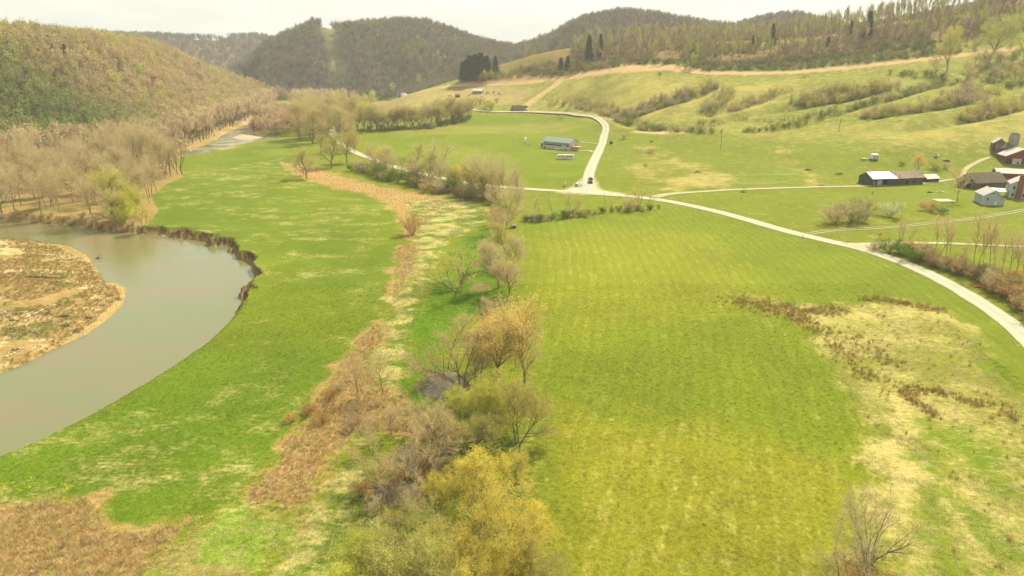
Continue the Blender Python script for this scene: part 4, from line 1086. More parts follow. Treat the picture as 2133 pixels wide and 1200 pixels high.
    for k, (kd, i, u, v, h, c, w, lab) in enumerate((
        ('slim', 0, 893, 382, 92, YEL, 1.2, 'tall dark stemmed tree with a thin yellow top by the gravel road'),
        ('slim', 1, 920, 362, 70, OLV, 1.2, 'slim tree across the road from the tall yellow topped one'),
        ('bud', 0, 865, 350, 52, (0.48, 0.4, 0.096), 1.0, 'pale budding tree left of the tall yellow topped one'),
        ('bud', 1, 815, 340, 38, TAN, 1.0, 'low tan budding tree on the bend of the gravel road'),
        ('willow', 1, 955, 392, 46, YEL, 1.2, 'bright yellow bush in the roadside hedge'),
        ('willow', 2, 985, 398, 34, YEL, 1.1, 'smaller yellow bush right of the bright one in the hedge'),
        ('slim', 2, 1008, 405, 82, GRY, 1.1, 'bare dark stemmed roadside tree, first of the close group'),
        ('slim', 0, 1022, 418, 95, GRY, 1.1, 'tallest bare tree of the close roadside group'),
        ('slim', 1, 1040, 404, 85, GRY, 1.1, 'bare tree on the right of the close roadside group'),
        ('slim', 2, 975, 395, 62, TAN, 1.1, 'thin bare tree behind the smaller yellow bush'),
        ('slim', 1, 1073, 412, 50, GRY, 1.0, 'short bare tree between the roadside group and the junction'),
        ('shrub', 0, 883, 401, 22, TAN, 1.0, 'small bare bush on the dry pinkish ground below the hedge'),
        ('bud', 2, 640, 372, 62, OLV, 1.5, 'round open crowned tree at the top of the meadow'),
        ('bud', 0, 690, 350, 72, OLV, 1.25, 'full olive tree beside the round open crowned one'),
        ('bud', 1, 722, 340, 66, (0.416, 0.352, 0.08), 1.1, 'olive brown tree where the gravel road comes out of the woods'),
        ('bud', 2, 740, 318, 48, (0.544, 0.4, 0.08), 1.1, 'orange tinged tree just above the start of the gravel road'),
        ('bud', 0, 668, 320, 42, OLV, 1.2, 'small olive tree behind the round open crowned one'),
        ('bud', 1, 632, 366, 24, TAN, 1.0, 'little bare tree standing in the dry pinkish ground'),
    )): one(kd, i, u, v, h, c, lab, w)
    rows(['bud0', 'slim0', 'bud1', 'slim2', 'bare1'], [(775, 350), (830, 366), (890, 382), (950, 398), (1000, 408), (1045, 416)], 24, 15, [OLV, (.55, .5, .12), TAN, GRY], 'airy budding tree among the hedge bushes below the gravel road', 'airy trees in the gravel road hedge', 3.5, 1.1, seed=60)
    rows(['slim0', 'slim1', 'slim2', 'bare0'], [(975, 402), (1010, 410), (1050, 416), (1085, 425)], 10, 19, [GRY, TAN], 'tall bare thin tree at the junction end of the road hedge', 'tall bare trees at the end of the road hedge', 3, .9, seed=61)
    # block of trees at the head of the meadow
    g = np.random.default_rng(8)
    X, Y = sample_poly(G([(604, 290), (612, 262), (620, 240), (660, 238), (740, 240), (750, 268), (730, 285), (690, 300), (640, 300)]), 17, g)
    for x, y in zip(X, Y):
        tree('bud', int(g.integers(3)), (x, y, H1(x, y)), 30 * g.uniform(.75, 1.15), ((0.48, 0.432, 0.08), TAN, OLV, (0.432, 0.32, 0.128))[g.integers(4)], 'tall tan and olive tree of the grove at the head of the meadow', 'trees of the grove at the head of the meadow', 1.05)
    one('willow', 0, 703, 236, 46, (0.576, 0.736, 0.048), 'bright lime green tree standing out above the grove', .8)
    one('bud', 2, 760, 222, 26, (0.528, 0.576, 0.096), 'pale green tree behind the grove, right of the lime one', 1.0)
    one('bud', 0, 770, 226, 36, (0.528, 0.576, 0.096), 'larger pale green tree behind the grove', 1.1)
    one('farbud', 1, 818, 200, 26, (0.48, 0.64, 0.08), 'light green tree beside the far grey roofed house', .9)
    one('slim', 1, 868, 190, 36, TAN, 'lone bare tree right of the far grey roofed house', 1.4)
    # row between the grove and the hay field
    rows(['slim0', 'slim1', 'slim2', 'bud0'], [(752, 268), (800, 269), (850, 266), (900, 262), (940, 254), (982, 243)], 78, 24, [(0.512, 0.448, 0.064), OLV, (0.48, 0.384, 0.08)], 'budding tree in the row along the top of the hay field', 'budding trees along the top of the hay field', 3.5, 1.45, seed=9, hv=.18)
    rows(['shrub0', 'shrub1', 'shrub2'], [(760, 272), (850, 270), (905, 266), (945, 258), (985, 246)], 18, 6, [GRN, (0.16, 0.176, 0.048), OLV], 'dark bush under the row along the top of the hay field', 'dark bushes under the hay field row', 3, 1.3, seed=10)
    one('bud', 1, 962, 247, 42, (0.448, 0.384, 0.08), 'full tan olive tree at the right end of the hay field row', 1.3)
    one('bud', 2, 940, 252, 46, (0.448, 0.384, 0.08), 'full tan olive tree second from the right end of the hay field row', 1.3)
    # bushes by the far farm
    for k, (u, v, h, c) in enumerate(((1012, 226, 20, OLV), (1024, 230, 20, OLV), (1000, 218, 16, GRN), (1035, 214, 12, TAN), (1170, 246, 8, OLV))):
        tree('farshrub', k % 2, *px_h(u, v, h), c, 'round olive bush on the slope between the far farm and the dark shed', 'olive bushes near the dark far shed', 1.4)
    # ---- fence line at the top of the right-hand field
    rows(['shrub0', 'shrub1', 'shrub2'], [(1085, 462), (1140, 459), (1185, 452), (1210, 448)], 16, 4.0, [GRN, OLV, TAN], 'dark bush on the fence line at the upper left corner of the big field', 'dark bushes on the field corner fence line', 1.5, seed=11)
    rows(['shrub0', 'shrub1'], [(1215, 447), (1260, 443), (1290, 440), (1330, 439), (1380, 434)], 16, 2.8, [OLV, GRN], 'low bush on the fence line below the road junction', 'low bushes on the fence line below the junction', 1, seed=12)
    for k, (u, v, h, w, c) in enumerate(((1112, 452, 46, .8, RUS), (1120, 455, 36, .8, TAN), (1153, 458, 58, .7, GRY), (1177, 454, 55, .6, GRY), (1188, 452, 50, .8, GRY), (1199, 449, 42, .7, PINK), (1206, 449, 44, .7, PINK), (1262, 444, 42, .6, TAN), (1275, 444, 36, .6, TAN))):
        tree('slim', k % 3, *px_h(u, v, h), c, 'thin bare pole like tree on the fence line left of the yellow bush', 'thin bare trees on the fence line', w)
    one('spread', 1, 1331, 437, 50, YEL, 'many stemmed bush with a yellow top on the fence line below the lane junction', 1.0)
    one('shrub', 1, 1310, 441, 26, TAN, 'tan bush at the foot of the yellow topped one', 1.2)
    # ---- around the farm on the right
    one('bare', 0, 1995, 420, 72, (0.608, 0.432, 0.128), 'large bare tree in front of the old brown roofed barn', 1.05)
    one('bud', 2, 1913, 357, 36, (0.672, 0.432, 0.072), 'orange budding tree behind the weathered barn', 1.35)
    one('shrub', 0, 1950, 354, 18, OLV, 'olive bush behind the small green shed', 1.6)
    one('shrub', 1, 1972, 352, 14, TAN, 'faded bush right of the olive one behind the small green shed', 1.4)
    one('shrub', 2, 1880, 345, 10, GRN, 'small dark bush behind the weathered barn', 1.1)
    one('shrub', 0, 1740, 466, 40, PINK, 'bush with pale pinkish blossom, leftmost of the meadow bushes', 1.3)
    one('shrub', 1, 1774, 464, 44, (0.416, 0.352, 0.176), 'big rounded grey brown bush in the farm meadow', 1.35)
    one('shrub', 2, 1800, 444, 32, (0.416, 0.32, 0.16), 'grey brown bush behind the big rounded one', 1.3)
    one('shrub', 0, 1790, 460, 30, (0.352, 0.32, 0.144), 'small grey brown bush in front of the big rounded one', 1.2)
    one('shrub', 0, 1852, 452, 32, (0.608, 0.592, 0.32), 'bush with whitish blossom beside the two dark columns', 1.3)
    one('slim', 0, 1862, 450, 42, OLV, 'narrow dark tree beside the whitish bush', .7)
    one('slim', 1, 1878, 456, 46, OLV, 'second narrow tree right of the whitish bush', .8)
    one('shrub', 2, 1935, 440, 22, RUS, 'reddish low bush in the farm meadow behind the roadside trees', 1.6)
    one('shrub', 1, 1960, 446, 16, GRN, 'dark green low bush in the farm meadow', 1.7)
    one('bare', 2, 1548, 399, 15, PINK, 'little round tree beside the farm lane', 1.1)
    one('shrub', 1, 1548, 401, 5, GRN, 'low dark bush under the little round lane tree', 2.2)
    # roadside belt
    rows(['shrub0', 'shrub1', 'shrub2'], [(1862, 524), (1900, 538), (1950, 552), (2000, 566), (2040, 580), (2080, 600), (2130, 632), (2180, 670)], 46, 5.2, [(0.32, 0.256, 0.112), TAN, RUS, GRN], 'brown green bush of the thicket beside the curving road', 'thicket bushes beside the curving road', 2.4, 1.15, seed=13)
    for k, (u, v, h, w, c) in enumerate(((1868, 518, 62, .6, RUS), (1876, 520, 68, .6, ORG), (1884, 522, 60, .6, RUS), (1900, 528, 30, .8, PINK), (1945, 540, 98, .7, ORG), (1953, 545, 78, .7, TAN), (1968, 542, 92, .7, ORG), (1977, 540, 80, .6, TAN), (2000, 552, 62, .6, TAN),
                                         (2025, 562, 130, .6, ORG), (2033, 566, 120, .6, ORG), (2046, 572, 110, .5, TAN), (2058, 568, 120, .6, ORG), (2068, 576, 100, .6, TAN), (2085, 580, 96, .7, TAN), (2096, 588, 110, .7, ORG), (2112, 590, 105, .7, TAN), (2126, 596, 110, .7, ORG), (2150, 606, 120, .7, TAN), (1990, 566, 40, .7, RUS), (2012, 570, 66, .6, TAN))):
        tree('slim', k % 3, *px_h(u, v, h), c, 'slim upright tree with orange buds in the belt beside the curving road', 'slim budding trees beside the curving road', w * 1.15)
    # ---- hillside gullies on the right: scrub
    one('bare', 1, 1875, 246, 28, GRY, 'lone small bare tree on the open hillside above the farm', .9)
    one('farshrub', 0, 1835, 248, 7, GRN, 'dark brush heap left of the lone bare hillside tree', 2.6)
    one('farshrub', 1, 1810, 252, 5, OLV, 'low end of the dark brush heap on the hillside', 2.4)
    one('farshrub', 1, 1300, 290, 13, OLV, 'round dark bush by the bend of the side road', 1.6)
    one('farshrub', 0, 1355, 318, 10, RUS, 'brown bush in the rough ground right of the junction', 1.8)
    one('farshrub', 1, 1345, 348, 8, RUS, 'small brown bush lower in the rough ground right of the junction', 1.5)
    one('slim', 2, 2100, 252, 30, OLV, 'single sapling on the bright slope at the right edge', .8)
    one('farshrub', 1, 1375, 156, 6, GRN, 'dark round bush just below the dirt strip on the hill', 1.6)
    one('farshrub', 0, 1675, 162, 8, OLV, 'olive bush just below the dirt strip further right', 1.6)
    one('farbud', 0, 1445, 142, 30, (0.32, 0.384, 0.048), 'bright green round tree on the upper edge of the dirt strip', 1.1)
    one('farshrub', 1, 1428, 144, 14, (0.288, 0.352, 0.048), 'green bush left of the round tree above the dirt strip', 1.4)
    # ---- upper right edge
    one('bud', 0, 1972, 150, 92, (0.48, 0.512, 0.048), 'yellow green tree with a bare lower trunk in front of the dirt strip', .85)
    one('bud', 1, 2060, 128, 92, (0.432, 0.528, 0.048), 'large yellow green tree at the right end of the dirt strip', 1.3)
    one('bud', 2, 2130, 128, 76, (0.512, 0.608, 0.048), 'bright green tree cut by the right edge of the picture', 1.3)
    one('spread', 1, 1950, 148, 34, GRY, 'low bare crooked tree left of the yellow green one', 1.0)
    g = np.random.default_rng(44)
    X, Y = sample_poly(G([(1990, 168), (2010, 140), (2060, 130), (2200, 118), (2200, 160), (2120, 172), (2050, 178), (2020, 182)]), 9.5, g)
    for x, y in zip(X, Y):
        tree('bud' if g.uniform() < .45 else 'bare', int(g.integers(3)), (x, y, H1(x, y)), 13 * g.uniform(.6, 1.25), (OLV, (0.32, 0.352, 0.064), GRY)[g.integers(3)], 'tangled olive grey tree of the copse at the right edge above the pasture', 'trees of the copse at the right edge', 1.1)
    rows(['farshrub0', 'farshrub1'], [(1860, 150), (1900, 160), (1940, 162), (1990, 176), (2060, 184), (2140, 170)], 26, 5, [GRN, (0.16, 0.176, 0.048), OLV], 'dark bush at the foot of the right edge copse', 'dark bushes at the foot of the copse', 6, 1.5, seed=45)
    for k, (u, v, h) in enumerate(((978, 168, 50), (990, 168, 52), (1002, 166, 54), (968, 170, 40), (1014, 162, 44))):
        tree('spruce', k % 2, *px_h(u, v, h), DK, 'dark conifer inside the dense far clump above the dirt strip', 'conifers in the dense far clump', 2.0)
    for k, (u, v, h) in enumerate(((1012, 172, 26), (1024, 168, 22), (1000, 174, 20))):
        tree('farbud', k % 2, *px_h(u, v, h), OLV, 'olive tree at the foot of the dense far conifer clump', 'olive trees below the conifer clump', 1.2)
    # conifers
    for k, (u, v, h, lab) in enumerate(((972, 166, 52, 'leftmost dark conifer of the far group above the dirt strip'), (984, 166, 58, 'dark conifer second from left in the far group'), (996, 164, 56, 'dark conifer in the middle of the far group'), (1008, 160, 50, 'dark conifer at the right of the far group'), (1032, 152, 42, 'single dark conifer just right of the far group'), (963, 168, 46, 'dark conifer hanging over the left edge of the far group'),
                                       (1168, 148, 34, 'dark conifer in the brush left of the hill woods'), (1182, 148, 38, 'dark conifer beside another in the brush left of the hill woods'))):
        one('spruce', k % 2, u, v, h * .8, (.05, .085, .03), lab, 1.7)
    for k, (u, vt, Y, h, lab) in enumerate(((1815, 22, 850, 26, 'tall ragged spruce standing up against the sky on the right-hand ridge'), (1776, 42, 880, 27, 'dark spruce left of the tall one on the ridge'), (1612, 48, 900, 24, 'dark spruce in the middle of the ridge woods'), (1570, 72, 900, 20, 'smaller dark spruce in the ridge woods'), (1228, 72, 960, 22, 'left dark pine of the pair in the hill woods'), (1252, 70, 960, 22, 'right dark pine of the pair in the hill woods'), (1725, 90, 850, 16, 'short dark spruce at the foot of the ridge woods'))):
        a = at_depth(u, vt, Y); x, y = a[0], a[1]; z = H1(x, y)
        tree('spruce', k % 2, (x, y, z), max(12, a[2] - z), (.055, .085, .035), lab, None, 1.25)

def build_woods():
    g = np.random.default_rng(77)
    far = [far_tree_mesh(300 + i, tw=560, lv=(60, 160, 320)[i % 3]) for i in range(5)] + [far_conifer_mesh(400)]
    slims = [far_slim_mesh(330 + i, lv=(40, 90, 200)[i % 3]) for i in range(5)] + [far[5]]
    bushes = [far_bush_mesh(520 + i, 340, 260) for i in range(5)] + [far[5]]
    def stand(name, label, x, y, h, tint, hv=.25, coni=0.0, wide=1.0, cvar=.18, shapes=None):
        m = in_view(x, y); x, y = x[m], y[m]; tint = tint[m] if np.ndim(tint) == 2 else np.tile(tint, (len(x), 1))
        z = ground_h(x, y); n = len(x)
        s = h * g.uniform(1 - hv, 1 + hv, n); w = s * wide * g.uniform(.85, 1.25, n)
        idx = g.integers(0, 5, n); c = g.uniform(0, 1, n) < coni; idx[c] = 5
        t = tint * 1.45 * g.uniform(1 - cvar, 1 + cvar, (n, 1)); t[c] = DK
        order = dict()
        instancer(name, label, np.stack([x, y, z - .5], 1), np.stack([w, w, s], 1), np.clip(t, .01, 1), idx, shapes or far, 'woodland')
        print(name, n)
    # hills: trees on every slope facing the valley
    for k, (name, label, lim) in enumerate((('hill_woodland', 'spring woodland covering the near hill on the left', 0), ('distant_ridge_woodland', 'hazy woodland on the furthest ridge', 1), ('peak_woodland', 'grey brown woodland over the central peak with the cleared swathe', 2), ('ridge_woodland', 'grey brown woodland on the ridge behind the right-hand hill', 3))):
        P, W, _, _ = RIDGES[k]
        sp_ = (7.6, 17, 11.5, 12)[k]
        x0, x1 = P[:, 0].min() - W, P[:, 0].max() + W; y0, y1 = P[:, 1].min() - W, P[:, 1].max() + 60
        X, Y = np.meshgrid(np.arange(x0, x1, sp_), np.arange(y0, y1, sp_)); X = X.ravel() + g.uniform(-.5, .5, X.size) * sp_; Y = Y.ravel() + g.uniform(-.5, .5, Y.size) * sp_
        m = in_view(X, Y, .1); X, Y = X[m], Y[m]
        d, par = seg_dist(X, Y, P)
        cy_ = np.interp(par, np.arange(len(P)), P[:, 1]); near = (Y < cy_ + 130) & (d < W * .97)
        X, Y = X[near], Y[near]
        own = np.array([np.interp(seg_dist(X, Y, Q_)[1], np.arange(len(Q_)), Q_[:, 2]) * (.5 + .5 * np.cos(np.pi * np.clip(seg_dist(X, Y, Q_)[0] / W_, 0, 1))) for Q_, W_, _, _ in RIDGES])
        rh = ridge_h(X, Y); bh = base_h(X, Y); m = (rh > bh + 1) & (own.argmax(0) == k) & (G_clear(X, Y) < .4)
        d2, _ = seg_dist(X, Y, far_w, True); m &= d2 > 14
        X, Y = X[m], Y[m]
        # belongs to the ridge that is highest here
        a = fbm(X, Y, 110, 3, 200 + k); b = fbm(X, Y, 40, 2, 210 + k)
        if k == 0:
            t = np.tile((.37, .285, .145), (len(X), 1))
            gm = np.clip(a * 1.3 + b * .6 - .08, 0, 1)[:, None]; t = t * (1 - gm) + np.array((.33, .32, .08)) * gm
            lm = (g.uniform(0, 1, len(X)) < .02 + .16 * sstep(.1, .5, b))[:, None]; t = np.where(lm, (.30, .36, .035), t)
            # greener hollow low on the left, more leaf along the crest
            q = G1(90, 262); dk = np.exp(-((X - q[0]) / 110) ** 2 - ((Y - q[1]) / 90) ** 2)[:, None] ; t = t * (1 - dk * .8) + np.array((.09, .15, .02)) * dk * .8
            cr = sstep(.22, .05, seg_dist(X, Y, P)[0] / W)[:, None]; t = t * (1 - cr * .6) + np.array((.24, .27, .05)) * cr * .6
        else:
            t = np.tile(((.13, .12, .10), (.13, .124, .108), (.138, .124, .10), (.155, .134, .10))[k], (len(X), 1))
            gm = np.clip(a * 1.3 + b * .8, 0, 1)[:, None]; t = t * (1 - gm) + np.array((.15, .17, .07)) * gm
        stand(name, label, X, Y, (18, 19, 19, 19)[k], t, coni=(.003, .0, .002, .002)[k], wide=(1.0, 1.25, 1.25, 1.2)[k], hv=(.25, .12, .14, .16)[k], cvar=(.13, .07, .07, .08)[k])
    # flat woods along the upstream river, too many stems to count
    X, Y = sample_poly(POLY_W['wood_flat'], 6.0, g); m = in_view(X, Y, .1) & (ridge_h(X, Y) <= base_h(X, Y) + 1) & ~inside(X, Y, poly([(345, 385), (300, 480), (-300, 500), (-300, 330), (60, 332), (180, 338), (330, 340)])) & (Y > 430); X, Y = X[m], Y[m]
    d2 = sdist(X, Y, far_w, 60); m = (d2 > 3) & (ground_h(X, Y) > -1.5); X, Y = X[m], Y[m]
    a = fbm(X, Y, 60, 2, 220)[:, None]; t = np.tile((.40, .31, .18), (len(X), 1)) * (1 + .12 * a)
    stand('riverside_woodland', 'pale tan bare woodland on the flat along the upstream river', X, Y, 24, t, hv=.2, cvar=.1, wide=1.15, shapes=slims)
    X, Y = sample_poly(G([(522, 276), (525, 268), (545, 258), (568, 246), (590, 237), (606, 240), (600, 262), (594, 282), (560, 283)]), 5.5, g); m = sdist(X, Y, far_w, 60) > 1; X, Y = X[m], Y[m]
    stand('island_thicket', 'pinkish tan thicket on the point beside the upstream river', X, Y, 13, np.array((.38, .27, .15)), cvar=.1)
    # wooded crest on the right
    X, Y = sample_poly(POLY_W['crest_wood'], 11.5, g)
    m = in_view(X, Y); X, Y = X[m], Y[m]
    q = G([(1040, 150), (1200, 118), (1180, 150)])
    spurgap = G([(1015, 152), (1020, 140), (1100, 118), (1190, 100), (1190, 135), (1100, 150)]); m = ~inside(X, Y, spurgap)
    m &= g.uniform(0, 1, len(X)) < .4 + .6 * sstep(-.1, .3, fbm(X, Y, 50, 2, 230) + .35 * sstep(980, 900, Y))
    m &= Y < 1180
    X, Y = X[m], Y[m]; b = fbm(X, Y, 30, 2, 240)
    t = np.tile((.27, .22, .12), (len(X), 1)); gm = (g.uniform(0, 1, len(X)) < .16 + .35 * sstep(0, .4, b))[:, None]; t = np.where(gm, (.25, .28, .04), t)
    stand('crest_woodland', 'thin stemmed woodland along the crest of the right-hand hill', X, Y, 25, t, hv=.3, wide=.8, coni=.001, cvar=.25, shapes=slims)
    X, Y = sample_poly(POLY_W['crest_wood'], 7.5, g); m = in_view(X, Y) & (Y < 1100) & ~inside(X, Y, spurgap) & (fbm(X, Y, 50, 2, 250) > -.25); X, Y = X[m], Y[m]
    stand('crest_understory', 'brown understory brush beneath the crest woods of the right-hand hill', X, Y, 6, np.where(g.uniform(0, 1, (len(X), 1)) < .75, (.21, .155, .085), (.15, .17, .05)), wide=1.5, shapes=bushes)
    # brush in front of it
    X, Y = sample_poly(POLY_W['crest_band'], 5.5, g); m = in_view(X, Y) & (g.uniform(0, 1, len(X)) < .8); X, Y = X[m], Y[m]
    t = np.where(g.uniform(0, 1, (len(X), 1)) < .55, (.10, .13, .035), (.20, .16, .07))
    stand('hillside_brush', 'low grey green brush between the crest woods and the dirt strip', X, Y, 4.5, t, wide=1.7, shapes=bushes)
    # brush on the spur left of the crest
    X, Y = sample_poly(G([(965, 166), (1010, 150), (1060, 150), (1120, 132), (1190, 128), (1300, 135), (1180, 152), (1080, 162), (1000, 168)]), 7, g); X, Y = X, Y
    stand('spur_brush', 'mixed olive brush behind the far end of the dirt strip', X, Y, 6, np.where(g.uniform(0, 1, (len(X), 1)) < .4, (.13, .17, .03), (.24, .19, .07)), wide=1.5, shapes=bushes)
    # scrub in the folds of the hillside
    bush = [far_bush_mesh(500 + i) for i in range(4)]
    P_, S_, T_ = [], [], []
    for px, n, h, c, wd in (
        ([(1480, 182), (1440, 200), (1380, 218), (1320, 240), (1290, 250)], 95, 9, [TAN, GRY, OLV], 9),
        ([(1150, 212), (1200, 222), (1250, 228), (1280, 244)], 46, 8, [TAN, OLV], 8),
        ([(1300, 252), (1330, 264), (1380, 272), (1440, 274), (1500, 278)], 60, 7, [OLV, TAN, GRN], 6),
        ([(1850, 185), (1780, 200), (1720, 212), (1668, 224)], 110, 12, [TAN, (.5, .45, .1), OLV], 12),
        ([(1930, 184), (1900, 194), (1850, 208), (1790, 222), (1730, 240), (1700, 248)], 70, 6, [GRN, OLV, TAN], 4),
        ([(1680, 256), (1640, 263), (1590, 271), (1545, 276)], 36, 4, [GRN, OLV], 3),
        ([(1640, 190), (1600, 205), (1560, 217), (1520, 234)], 46, 7, [OLV, TAN], 7),
        ([(1530, 196), (1500, 212), (1480, 232), (1475, 220)], 50, 8, [OLV, GRY], 8),
        ([(2070, 192), (2020, 208), (1950, 224), (1860, 234), (1790, 244)], 90, 8, [TAN, OLV, (.5, .45, .1)], 7),
        ([(2160, 218), (2090, 234), (2040, 246), (2000, 256)], 60, 9, [OLV, TAN, (.5, .45, .1)], 6),
        ([(1700, 240), (1640, 250), (1560, 250), (1500, 256), (1450, 260)], 30, 5, [OLV, TAN], 6),
        ([(2040, 190), (2010, 200), (1990, 210), (2030, 214)], 40, 9, [GRY, TAN], 8)):
        Q = spline(G(px)[:, :2], 20); Ls = np.r_[0, np.cumsum(np.linalg.norm(np.diff(Q, axis=0), axis=1))]
        t = g.uniform(0, Ls[-1], int(n * 1.5)); x = np.interp(t, Ls, Q[:, 0]) + g.normal(0, wd * .55, len(t)); y = np.interp(t, Ls, Q[:, 1]) + g.normal(0, wd * .55, len(t))
        P_.append(np.stack([x, y, ground_h(x, y) - .3], 1)); s = h * .85 * g.uniform(.5, 1.2, len(t)); S_.append(np.stack([s * 1.15, s * 1.15, s], 1)); T_.append(np.array(c)[g.integers(len(c), size=len(t))] * g.uniform(.8, 1.15, (len(t), 1)))
    P_, S_, T_ = map(np.vstack, (P_, S_, T_))
    instancer('hillside_scrub', 'tan and olive scrub filling the folds of the right-hand hillside pasture', P_, S_, T_ * 1.0, g.integers(0, 4, len(P_)), bush, 'scrub')
# ------------------------------------------------------------------ buildings and small things
def place(name, u0, v0, u1, v1, label, cat, group=None):
    """Empty at the front-left base corner; local x runs to the front-right corner, local y goes back. returns empty, front length"""
    a, b = G([(u0, v0), (u1, v1)])
    ang = math.atan2(b[1] - a[1], b[0] - a[0]); L = math.hypot(b[0] - a[0], b[1] - a[1])
    return empty(name, a - np.array([0, 0, .25]), ang, 1, label, cat, group), L

def gable_x(root, x0, x1, y0, y1, h, rise, wallm, roofm, over=.4, z0=0, wname='wall', rname='roof', th=.14, base=-2.5, label=None):
    """walls and roof, ridge along local x"""
    ym = (y0 + y1) / 2
    w = MB().prism([(y0, z0 + base), (y1, z0 + base), (y1, z0 + h), (ym, z0 + h + rise), (y0, z0 + h)], x0, x1, axis='x').build(wname, wallm, root)
    k = rise / (ym - y0); r = MB()
    for s in (-1, 1):
        ye = (y0 - over) if s < 0 else (y1 + over); ze = z0 + h - k * over
        prof = [(ye, ze + .02), (ym, z0 + h + rise + .02), (ym, z0 + h + rise + th + .02), (ye, ze + th + .02)]
        r.prism(prof, x0 - over, x1 + over, axis='x')
    rf = r.build(rname, roofm, root)
    return w, rf
def gable_y(root, x0, x1, y0, y1, h, rise, wallm, roofm, over=.4, z0=0, wname='wall', rname='roof', th=.14, base=-2.5, h2=None):
    """ridge along local y (gable end faces the front); h2 = right eave height"""
    h2 = h if h2 is None else h2
    xm = (x0 + x1) / 2; top = z0 + max(h, h2) + rise
    w = MB().prism([(x0, z0 + base), (x1, z0 + base), (x1, z0 + h2), (xm, top), (x0, z0 + h)], y0, y1).build(wname, wallm, root)
    r = MB()
    for xe, he in ((x0, h), (x1, h2)):
        k = (top - z0 - he) / abs(xm - xe); s = -1 if xe < xm else 1; xo = xe + s * over; zo = z0 + he - k * over
        r.prism([(xo, zo + .02), (xm, top + .02), (xm, top + th + .02), (xo, zo + th + .02)], y0 - over, y1 + over)
    return w, r.build(rname, roofm, root)
def window(root, x, z, w, h, y=0.0, side='front', X=0.0, frame=None, glass=None, name='window'):
    fr = frame or M_WHITE; gl = glass or M_GLASS; f = MB(); t = .08
    if side == 'front':
        for a, b, c, d in ((x - w / 2 - t, x + w / 2 + t, z - t, z), (x - w / 2 - t, x + w / 2 + t, z + h, z + h + t), (x - w / 2 - t, x - w / 2, z, z + h), (x + w / 2, x + w / 2 + t, z, z + h)): f.box(a, b, y - .07, y + .02, c, d)
        o = f.build(name, fr, root); MB().box(x - w / 2, x + w / 2, y - .03, y + .01, z, z + h).build('pane', gl, o)
    else:
        for a, b, c, d in ((x - w / 2 - t, x + w / 2 + t, z - t, z), (x - w / 2 - t, x + w / 2 + t, z + h, z + h + t), (x - w / 2 - t, x - w / 2, z, z + h), (x + w / 2, x + w / 2 + t, z, z + h)): f.box(X - .07, X + .02, a, b, c, d)
        o = f.build(name, fr, root); MB().box(X - .03, X + .01, x - w / 2, x + w / 2, z, z + h).build('pane', gl, o)
    return o

def build_materials():
    g = globals()
    g['M_WHITE'] = paint('white_paint', (.72, .71, .66), .5, .08)
    g['M_GLASS'] = paint('dark_glass', (.03, .035, .035), .12, .1, spec=.6)
    g['M_DARK'] = paint('dark_interior', (.03, .025, .02), .9, .1)
    g['M_SAGE'] = paint('sage_metal_roof', (.27, .33, .27), .45, .1, .3, streak=(0, .9, .35))
    g['M_SIDING'] = paint('cream_siding', (.55, .52, .44), .7, .12, .6, streak=(2, .3, .25))
    g['M_GREEN'] = paint('dark_green_boards', (.035, .085, .055), .7, .2, .6, streak=(0, .6, .4))
    g['M_TIN'] = paint('pale_tin_roof', (.48, .48, .44), .4, .1, .25, streak=(0, .8, .3))
    g['M_TINY'] = paint('pale_tin_roof_lengthwise', (.46, .44, .38), .4, .12, .25, streak=(1, .8, .3))
    g['M_OLDROOF'] = paint('weathered_shingle_roof', (.24, .18, .115), .9, .55, .8, streak=(2, .35, .3))
    g['M_BROWNROOF'] = paint('brown_moss_roof', (.12, .095, .055), .95, .3, .5, streak=(0, 1.1, .2))
    g['M_OLDWOOD'] = paint('grey_barn_boards', (.14, .11, .075), .9, .35, .9, streak=(0, .35, .5))
    g['M_RED'] = paint('faded_red_boards', (.22, .045, .03), .8, .3, .7, streak=(0, .4, .3))
    g['M_PINKROOF'] = paint('faded_pinkish_roof', (.62, .42, .32), .5, .15, .3, streak=(0, .8, .25))
    g['M_BLUE'] = paint('pale_blue_siding', (.40, .47, .47), .7, .12, .5, streak=(2, .28, .3))
    g['M_BRICK'] = paint('red_brick', (.30, .09, .055), .85, .25, 3, streak=(2, .25, .4))
    g['M_BLOCK'] = paint('concrete_block', (.30, .27, .21), .9, .25, .7, streak=(2, .4, .3))
    g['M_RUBBER'] = paint('tyre_rubber', (.02, .02, .02), .9, .1)
    g['M_STEEL'] = paint('dull_steel', (.35, .35, .33), .4, .2, metal=.6)
    g['M_TIMBER'] = paint('bare_timber', (.45, .34, .18), .85, .3, 1.2)
    g['M_ORANGE'] = paint('orange_sheet', (.75, .16, .03), .6, .1)
    g['M_REDSH'] = paint('red_sheet', (.6, .03, .03), .6, .15)
    g['M_LOG'] = paint('bleached_driftwood', (.50, .42, .28), .9, .3, 2)
    g['M_PURPLE'] = paint('dark_brown_shingles', (.085, .055, .05), .85, .2, .7, streak=(0, .8, .2))
    g['M_SKIN'] = paint('skin', (.45, .27, .18), .6, .05)

